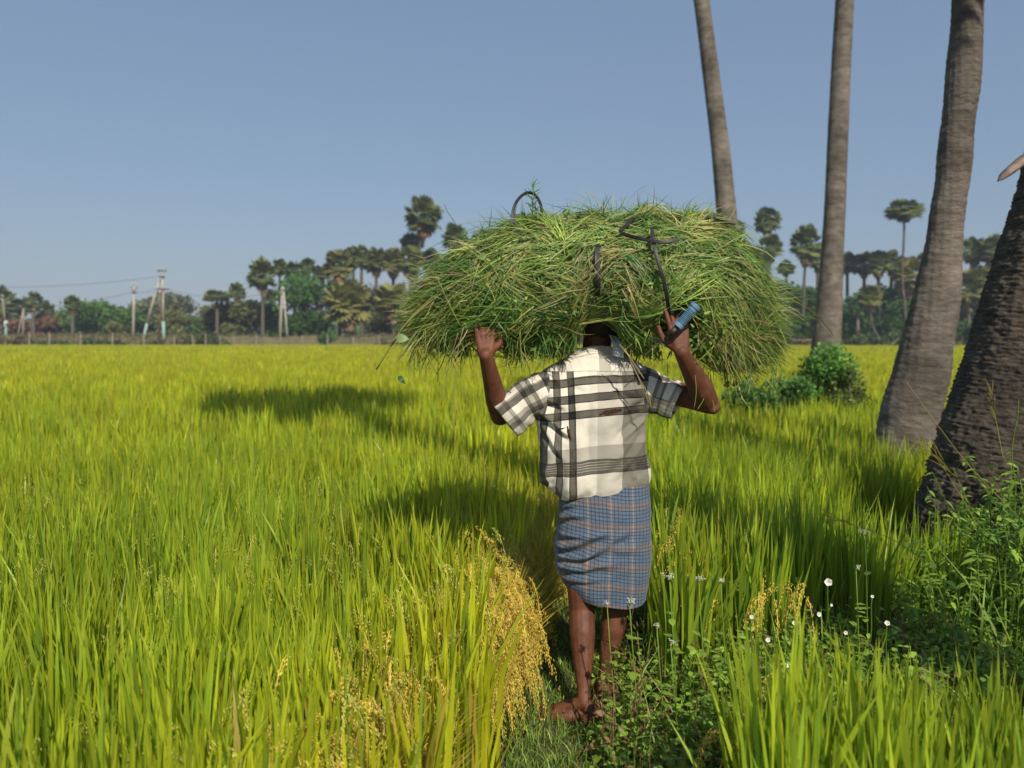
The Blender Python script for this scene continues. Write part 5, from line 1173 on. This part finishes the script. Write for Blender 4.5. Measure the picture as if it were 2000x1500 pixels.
# left end drooping tips
n = 1500; x0 = rng.uniform(X_[0] + .02, .0, n); th = rng.uniform(np.pi * .5, np.pi * 1.5, n)
drape(n, x0, th, -rng.uniform(.4, 1, n), rng.uniform(.10, .26, n), np.abs(rng.normal(.01, .012, n)), rng.uniform(.03, .12, n), rng.uniform(.002, .0045, n), gcol(n, (.25, .30, .12, .18, .12, .03)), 7, .3, .25)
def free(P0, D, L, grav, width, col, k=7, wob=.10):
    n = len(P0); v = nrm(D); p = P0.copy(); P = [p.copy()]
    for j in range(k - 1):
        v = nrm(v + np.stack([0 * grav, 0 * grav, -grav], -1) + rng.normal(0, wob, (n, 3))); p = p + v * (L / (k - 1))[:, None]; P.append(p.copy())
    P = np.stack(P, 1); S = nrm(np.cross(P[:, -1] - P[:, 0], rng.normal(0, 1, (n, 3)) + [0, -1.5, 0])); w_ = width[:, None] * .5 * np.interp(np.linspace(0, 1, k), [0, .3, .7, 1], [.8, 1, .7, .05])[None]
    ok = clear(P); V, F = strips(P[ok] - BO, w_[ok], S[ok]); GM.add(V, F, percol(col[ok], 2 * k)); return P
def onsurf(px, py, near=True, ex=.0):
    """points on the near face of the bundle from photo pixels"""
    x = (px - 1000) / 1500 * 2.9; zc, rz, ry = core(x); 
    for _ in range(3):
        z = CAMZ + (HOR - py) / 1500 * 2.9; q = np.clip((z - zc) / rz, -1, 1); y = YB - ry * np.sqrt(np.maximum(1 - np.abs(q) ** 2.5, 0)) ** .8 - ex; x = (px - 1000) / 1500 * y; zc, rz, ry = core(x)
    return np.stack([x, y, CAMZ + (HOR - py) / 1500 * y], -1)
# blades sticking up from the top
n = 330; x0 = np.concatenate([rng.uniform(.0, .80, 250), rng.uniform(-.3, .1, 80)]); zc, rz, ry = core(x0); P0 = np.stack([x0, YB + rng.uniform(-.8, .5, n) * ry, zc + rz * .92], -1)
free(P0, np.stack([rng.normal(0, .75, n), rng.normal(-.1, .5, n), rng.uniform(.25, 1.1, n)], -1), rng.uniform(.04, .14, n), rng.uniform(0, .05, n), rng.uniform(.0025, .005, n), gcol(n, (.25, .12, .58, .05, 0, 0)))
# hanging strands below, both ends
n = 820; px = np.concatenate([rng.uniform(770, 940, 240), rng.uniform(1330, 1530, 260), rng.uniform(960, 1330, 320)]); py_ = np.where(px < 950, rng.uniform(620, 690, n), rng.uniform(640, 735, n)); py_ = np.where((px > 950) & (px < 1300), rng.uniform(645, 690, n), py_)
px = np.clip(px, 812, 1526); P0 = onsurf(px, py_, ex=.005)
free(P0, np.stack([rng.normal(0, .45, n) + np.where(px < 950, -.25, .1), rng.normal(-.1, .3, n), -rng.uniform(.4, 1, n)], -1), rng.uniform(.05, .17, n), rng.uniform(.02, .12, n), rng.uniform(.0018, .0042, n), gcol(n, (.25, .3, .2, .15, .08, .02)))
n = 150; px = np.concatenate([rng.uniform(1100, 1136, 90), rng.uniform(1206, 1240, 60)]); P0 = onsurf(px, rng.uniform(625, 668, n), ex=rng.uniform(-.16, .0, n))
free(P0, np.stack([rng.normal(0, .35, n), rng.normal(-.1, .3, n), -rng.uniform(.5, 1, n)], -1), rng.uniform(.04, .09, n), rng.uniform(.02, .08, n), rng.uniform(.003, .007, n), gcol(n, (.25, .15, .5, .06, .03, .01)), 5)
# wisps that trail from both ends
n = 130; lf_ = np.arange(n) < 75; px = np.where(lf_, rng.uniform(815, 900, n), rng.uniform(1440, 1515, n)); P0 = onsurf(px, np.where(lf_, rng.uniform(560, 660, n), rng.uniform(540, 700, n)), ex=.004)
free(P0, np.stack([np.where(lf_, -1, 1) * rng.uniform(.5, 1, n), rng.normal(-.1, .3, n), rng.uniform(-.7, .15, n)], -1), rng.uniform(.08, .20, n), rng.uniform(.05, .18, n), rng.uniform(.0018, .0036, n), gcol(n, (.2, .35, .08, .22, .12, .03)))
# single long stalks seen in the photo
def stalk(pts, w_, col):
    P = np.array([at(*p) for p in pts]); t = np.linspace(0, 1, 12); Q = np.stack([np.interp(t, np.linspace(0, 1, len(P)), P[:, i]) for i in range(3)], -1)
    for _ in range(2): Q[1:-1] = (Q[:-2] + 2 * Q[1:-1] + Q[2:]) / 4
    V, F = tube(Q - BO, np.full(12, w_ / 2), 4); GM.add(V, F, np.array(col))
YG, SW = (.28, .31, .06), (.36, .30, .14)
for pts, w_, c_ in [([(908, 540, 2.92), (850, 575, 2.94), (800, 620, 2.96), (770, 665, 2.97), (735, 722, 2.98)], .006, YG), ([(905, 545, 2.91), (845, 585, 2.93), (795, 628, 2.95), (765, 672, 2.96)], .005, SW), ([(880, 560, 2.92), (815, 606, 2.95), (778, 655, 2.97), (745, 705, 2.98)], .004, YG),
     ([(855, 545, 2.92), (875, 590, 2.9), (898, 635, 2.9)], .004, YG), ([(838, 640, 2.95), (820, 645, 2.95), (800, 688, 2.95)], .003, YG), ([(830, 642, 2.94), (832, 690, 2.94), (856, 735, 2.94)], .0035, YG), ([(858, 640, 2.92), (856, 690, 2.92), (855, 745, 2.92)], .003, (.05, .10, .02)), ([(905, 640, 2.9), (892, 690, 2.9), (888, 760, 2.9), (890, 830, 2.9)], .003, SW), ([(895, 650, 2.9), (875, 715, 2.9), (862, 790, 2.9)], .0025, SW),
     ([(918, 668, 2.9), (895, 690, 2.9), (872, 728, 2.9)], .003, SW), ([(1015, 650, 2.87), (1018, 690, 2.87), (1022, 715, 2.87)], .004, YG), ([(1220, 680, 2.84), (1245, 735, 2.83), (1268, 772, 2.85), (1272, 800, 2.86)], .004, SW), ([(1210, 672, 2.84), (1240, 712, 2.83), (1258, 740, 2.83)], .004, SW), ([(1226, 690, 2.84), (1250, 745, 2.83), (1268, 790, 2.86)], .003, SW),
     ([(1335, 640, 2.82), (1350, 690, 2.8), (1362, 760, 2.84), (1355, 800, 2.86)], .0028, SW), ([(1335, 722, 2.83), (1365, 705, 2.8), (1395, 675, 2.8)], .004, YG), ([(1362, 540, 2.82), (1385, 590, 2.8), (1400, 650, 2.8)], .004, YG), ([(1382, 760, 2.88), (1372, 785, 2.88), (1362, 800, 2.88)], .003, YG), ([(1382, 750, 2.9), (1392, 780, 2.9), (1396, 806, 2.9)], .003, YG),
     ([(1330, 655, 2.82), (1280, 672, 2.82), (1255, 700, 2.83)], .0035, (.12, .14, .04)), ([(1500, 560, 2.98), (1545, 585, 3.0), (1590, 608, 3.02), (1625, 650, 3.04)], .003, YG), ([(1490, 575, 2.98), (1540, 610, 3.0), (1600, 625, 3.03)], .0025, YG), ([(1480, 540, 2.97), (1525, 560, 3.0), (1580, 600, 3.02)], .003, YG), ([(885, 430, 3.0), (873, 412, 3.0), (868, 398, 3.0)], .002, (.1, .12, .05)), ([(905, 470, 3.0), (885, 428, 3.0)], .002, (.05, .09, .03)),
     ([(985, 520, 2.86), (925, 555, 2.87), (880, 585, 2.9)], .004, SW), ([(1015, 555, 2.85), (985, 545, 2.85), (960, 548, 2.86)], .005, (.42, .33, .18)), ([(1425, 470, 2.95), (1455, 520, 2.94), (1478, 590, 2.94)], .003, SW), ([(1400, 500, 2.9), (1452, 560, 2.9), (1498, 640, 2.93)], .004, SW)]: stalk(pts, w_, c_)
packed = GM.build('loose_grass', M['cut'], BUN)
f = grid_faces(110, 60); cap0 = np.arange(60)[None, ::-1]; cap1 = (109 * 60 + np.arange(60))[None]
zc, rz, ry = core(xs)
Vc = np.stack([np.repeat(xs[:, None], 60, 1), YB + sh * ry[:, None] * (np.sign(c) * np.abs(c) ** .8)[None], zc[:, None] + sh * rz[:, None] * (np.sign(s) * np.abs(s) ** .8)[None]], -1)
Vc = Vc + .010 * np.sin(Vc * 38)[..., [1, 2, 0]]
mk('packed_grass', Vc.reshape(-1, 3) - BO, [f, cap0, cap1], M['core'], BUN)
# leaf sprays among the grass
LM = MB()
def leaflets(px, py, n, sx, sy, ls, col, ex=.012, wr=.32):
    P0 = onsurf(np.clip(px + rng.normal(0, sx, n), 805, 1530), py + rng.normal(0, sy, n), ex=ex) + rng.normal(0, .008, (n, 3))
    zc_, rz_, _r = core(P0[:, 0]); P0 = P0[np.abs(P0[:, 2] - zc_) < rz_ * 1.0]; n = len(P0)
    D = nrm(np.stack([rng.normal(0, 1, n), rng.normal(-.35, .5, n), rng.normal(-.1, .8, n)], -1)); L = (ls * rng.uniform(.6, 1.3, n))[:, None]
    Q = P0[:, None] + D[:, None] * L[:, None] * np.linspace(0, 1, 4)[None, :, None]; S = nrm(np.cross(D, np.array([0, -1., .3]) + rng.normal(0, .5, (n, 3))))
    V, F = strips(Q - BO, L * wr * np.array([.12, .95, .8, .04])[None], S); LM.add(V, F, percol(col * rng.uniform(.7, 1.3, n)[:, None], 8))
for px, py, n, sx, sy, ls, c_ in [(950, 590, 260, 32, 14, .024, MG), (1010, 660, 200, 45, 10, .026, DG * .8), (1000, 640, 160, 40, 16, .022, DG), (1190, 545, 160, 30, 22, .032, DG * 1.2), (1230, 670, 160, 30, 18, .024, MG), (1290, 700, 260, 40, 20, .026, LG), (1390, 690, 260, 40, 24, .026, MG), (1430, 720, 200, 34, 16, .024, DG), (920, 685, 120, 16, 16, .022, DG), (870, 620, 120, 40, 20, .026, MG), (1130, 600, 160, 60, 22, .022, MG), (1350, 560, 120, 60, 40, .022, LG), (1150, 470, 160, 150, 25, .024, MG), (1250, 520, 120, 90, 30, .022, LG)]:
    leaflets(px, py, int(n * .6), sx, sy, ls * .95, c_, wr=.22)
LM.build('leaves', M['weed'], BUN)
def bigleaf(px, py, L, ang, col, wr=.42, Yd=None):
    p = onsurf(np.array([px]), np.array([py]), ex=.03)[0] if Yd is None else at(px, py, Yd); d = np.array([math.cos(ang), -.1, math.sin(ang)]); sd = np.array([-math.sin(ang), .35, math.cos(ang)]); t = np.linspace(0, 1, 8)
    w_ = np.interp(t, [0, .12, .35, .7, 1], [.05, .8, 1, .6, .02]) * L * wr; Q = p + d * L * (t[:, None] - .5) + np.array([0, -.01, 0]) * np.sin(t * 3.14)[:, None]
    V, F = strips(Q[None] - BO, w_[None], nrm(sd)[None]); return V, F, np.broadcast_to(np.array(col), (len(V), 3))
for q in [(908, 637, .034, 1.1, (.36, .42, .12)), (787, 661, .05, -.1, (.24, .36, .14), .4, 2.95), (945, 505, .036, -.7, (.18, .30, .06)), (1138, 480, .03, .2, (.24, .33, .10)), (1078, 457, .035, .1, (.26, .34, .08)), (1318, 543, .03, .3, (.26, .36, .08)), (1288, 525, .028, -.2, (.24, .34, .08)), (1262, 440, .03, .4, (.12, .24, .05)), (1345, 420, .035, .5, (.07, .15, .04)), (1105, 420, .035, -.6, (.07, .16, .04)), (908, 457, .03, -.3, (.07, .18, .05)), (1198, 572, .03, 1.8, (.2, .3, .06)), (1000, 512, .022, 1.2, (.3, .4, .14)), (1006, 590, .02, 1, (.28, .38, .16)), (785, 742, .04, -.9, (.05, .13, .04), .3, 2.95), (850, 685, .02, -.7, (.16, .2, .05), .3, 2.92), (1420, 750, .03, 1.2, (.2, .3, .08)), (1435, 748, .03, 1.9, (.05, .13, .05)), (1370, 520, .026, .4, (.24, .33, .08)), (1452, 540, .024, 1.2, (.25, .34, .1))]: V, F, cl_ = bigleaf(*q); mk('broad_leaf', V, F, M['weed'], BUN, col=cl_)
# spiky dark leaves that hang under the load, and one seedling standing on top
n = 900; px = np.concatenate([rng.uniform(880, 1125, 560), rng.uniform(1225, 1400, 340)]); P0 = onsurf(px, rng.uniform(655, 684, n) + np.where(px > 1225, 4, 0), ex=rng.uniform(-.10, .0, n))
GM = MB(); free(P0, np.stack([rng.normal(0, .6, n), rng.normal(-.2, .4, n), -rng.uniform(.2, 1, n)], -1), rng.uniform(.03, .085, n), rng.uniform(0, .06, n), rng.uniform(.004, .009, n), gcol(n, (.25, .10, .60, .02, .02, .01)), 5)
P0 = np.repeat(np.array([at(1040, 440 - 75 * q, 2.97) for q in np.linspace(0, 1, 7)]), 5, 0); m = len(P0)
free(P0, np.stack([rng.normal(0, .7, m), rng.normal(0, .4, m), rng.uniform(.3, 1, m)], -1), rng.uniform(.02, .05, m), np.zeros(m), rng.uniform(.003, .005, m), gcol(m, (.2, 0, .8, 0, 0, 0)), 5)
V, F = tube(np.array([at(1038, 445, 2.97), at(1041, 400, 2.97), at(1043, 356, 2.97)]) - BO, [.0022, .0018, .0008], 5); GM.add(V, F, np.array(CG[2]))
GM.build('hanging_leaves', M['cut'], BUN)
# black straps
def strap(pts, w_, label=None):
    P = np.array([at(*p) for p in pts]) - BO; t = np.linspace(0, 1, 40); s0 = np.linspace(0, 1, len(P)); Q = np.stack([np.interp(t, s0, P[:, i]) for i in range(3)], -1)
    for _ in range(14): Q[1:-1] = (Q[:-2] + 2 * Q[1:-1] + Q[2:]) / 4
    T = nrm(np.gradient(Q, axis=0)); view = nrm(Q + BO - np.array([0, 0, CAMZ])); tw_ = .35 * np.sin(t * 5 + len(pts)); S = nrm(np.cross(T, view)); B_ = np.cross(S, T); S2 = S * np.cos(tw_)[:, None] + B_ * np.sin(tw_)[:, None]; B2 = np.cross(S2, T)
    h_, b_ = w_ / 2, .0018; ring = np.stack([Q - S2 * h_ - B2 * b_, Q - S2 * h_ * .3 - B2 * b_ * 1.6, Q + S2 * h_ - B2 * b_, Q + S2 * h_ + B2 * b_, Q - S2 * h_ + B2 * b_], 1).reshape(-1, 3)
    o = mk('strap', ring, [grid_faces(40, 5), np.array([[4, 3, 2, 1, 0]]), np.array([[195, 196, 197, 198, 199]])], M['rubber'], BUN, smooth=False)
    return o
strap([(1030, 462, 2.93), (1012, 448, 2.93), (999, 430, 2.94), (1001, 406, 2.95), (1014, 382, 2.96), (1036, 370, 2.97), (1053, 386, 2.98), (1060, 410, 2.99), (1058, 436, 3.0)], .011)
strap([(1164, 462, 2.86), (1167, 482, 2.80), (1166, 505, 2.775), (1168, 530, 2.77), (1168, 555, 2.776), (1167, 578, 2.81)], .019)
strap([(1236, 425, 2.90), (1222, 444, 2.84), (1206, 450, 2.82), (1215, 458, 2.81), (1240, 463, 2.80), (1265, 470, 2.79), (1290, 474, 2.79), (1310, 473, 2.79), (1325, 466, 2.80)], .013)
strap([(1273, 445, 2.84), (1276, 470, 2.80), (1282, 500, 2.78), (1291, 530, 2.772), (1300, 560, 2.775), (1303, 585, 2.79), (1309, 620, 2.84)], .013)
strap([(1005, 470, 2.92), (1002, 490, 2.88), (995, 515, 2.865), (985, 545, 2.86)], .010)
strap([(1395, 428, 2.98), (1412, 433, 2.97), (1436, 437, 2.98)], .012)

# ------------------------------------------------------------------ sickle stuck in the bundle, its grip at the right hand
h0, h1 = at(1323, 638, 2.745), at(1361, 596, 2.735); SK = root('sickle', 'sickle with ribbed light blue grip stuck in the bundle above the right hand', 'sickle'); SK.location = h0
ax = h1 - h0; L = np.linalg.norm(ax); ax = ax / L; t = np.linspace(0, 1, 150)
rad = np.where((t > .12) & (t < .74), .0152 + .0030 * np.sign(np.sin(t * 2 * np.pi * 17.0) + .3), np.where(t <= .12, .0185, np.where(t < .86, .0175, .0205)))
rad = np.convolve(np.concatenate([[rad[0]], rad, [rad[-1]]]), [.2, .6, .2], 'valid')
P = t[:, None] * (ax * L); V, F = tube(P, rad, 28); mk('grip', V, F, M['handle'], SK)
V, F = tube([ax * (L - .002), ax * (L + .0015)], [.0125, .0125], 18); mk('wooden_core', V, F, M['wood'], SK)
V, F = tube([-ax * .0, -ax * .03], [.010, .007], 12); mk('ferrule', V, F, M['blade'], SK)
# crescent blade running into the grass
u = np.array([0, 1., .1]); u = nrm(u - ax * np.dot(u, ax)); tt = np.linspace(0, 1, 26); ang = tt * 2.0
C = -ax * .022 + (-ax * (np.sin(1.25 + ang) - math.sin(1.25))[:, None] + u * (math.cos(1.25) - np.cos(1.25 + ang))[:, None]) * .09; nb_ = np.cross(ax, u); wd = np.interp(tt, [0, .2, .7, 1], [.008, .016, .014, .001])
rd = nrm(np.gradient(C, axis=0)); out_ = np.cross(rd, nb_)
ring = np.stack([C - out_ * wd[:, None], C + nb_ * .0016, C + out_ * wd[:, None], C - nb_ * .0016], 1).reshape(-1, 3)
mk('blade', ring, [grid_faces(26, 4), np.array([[3, 2, 1, 0]]), np.array([[100, 101, 102, 103]])], M['blade'], SK, smooth=False)
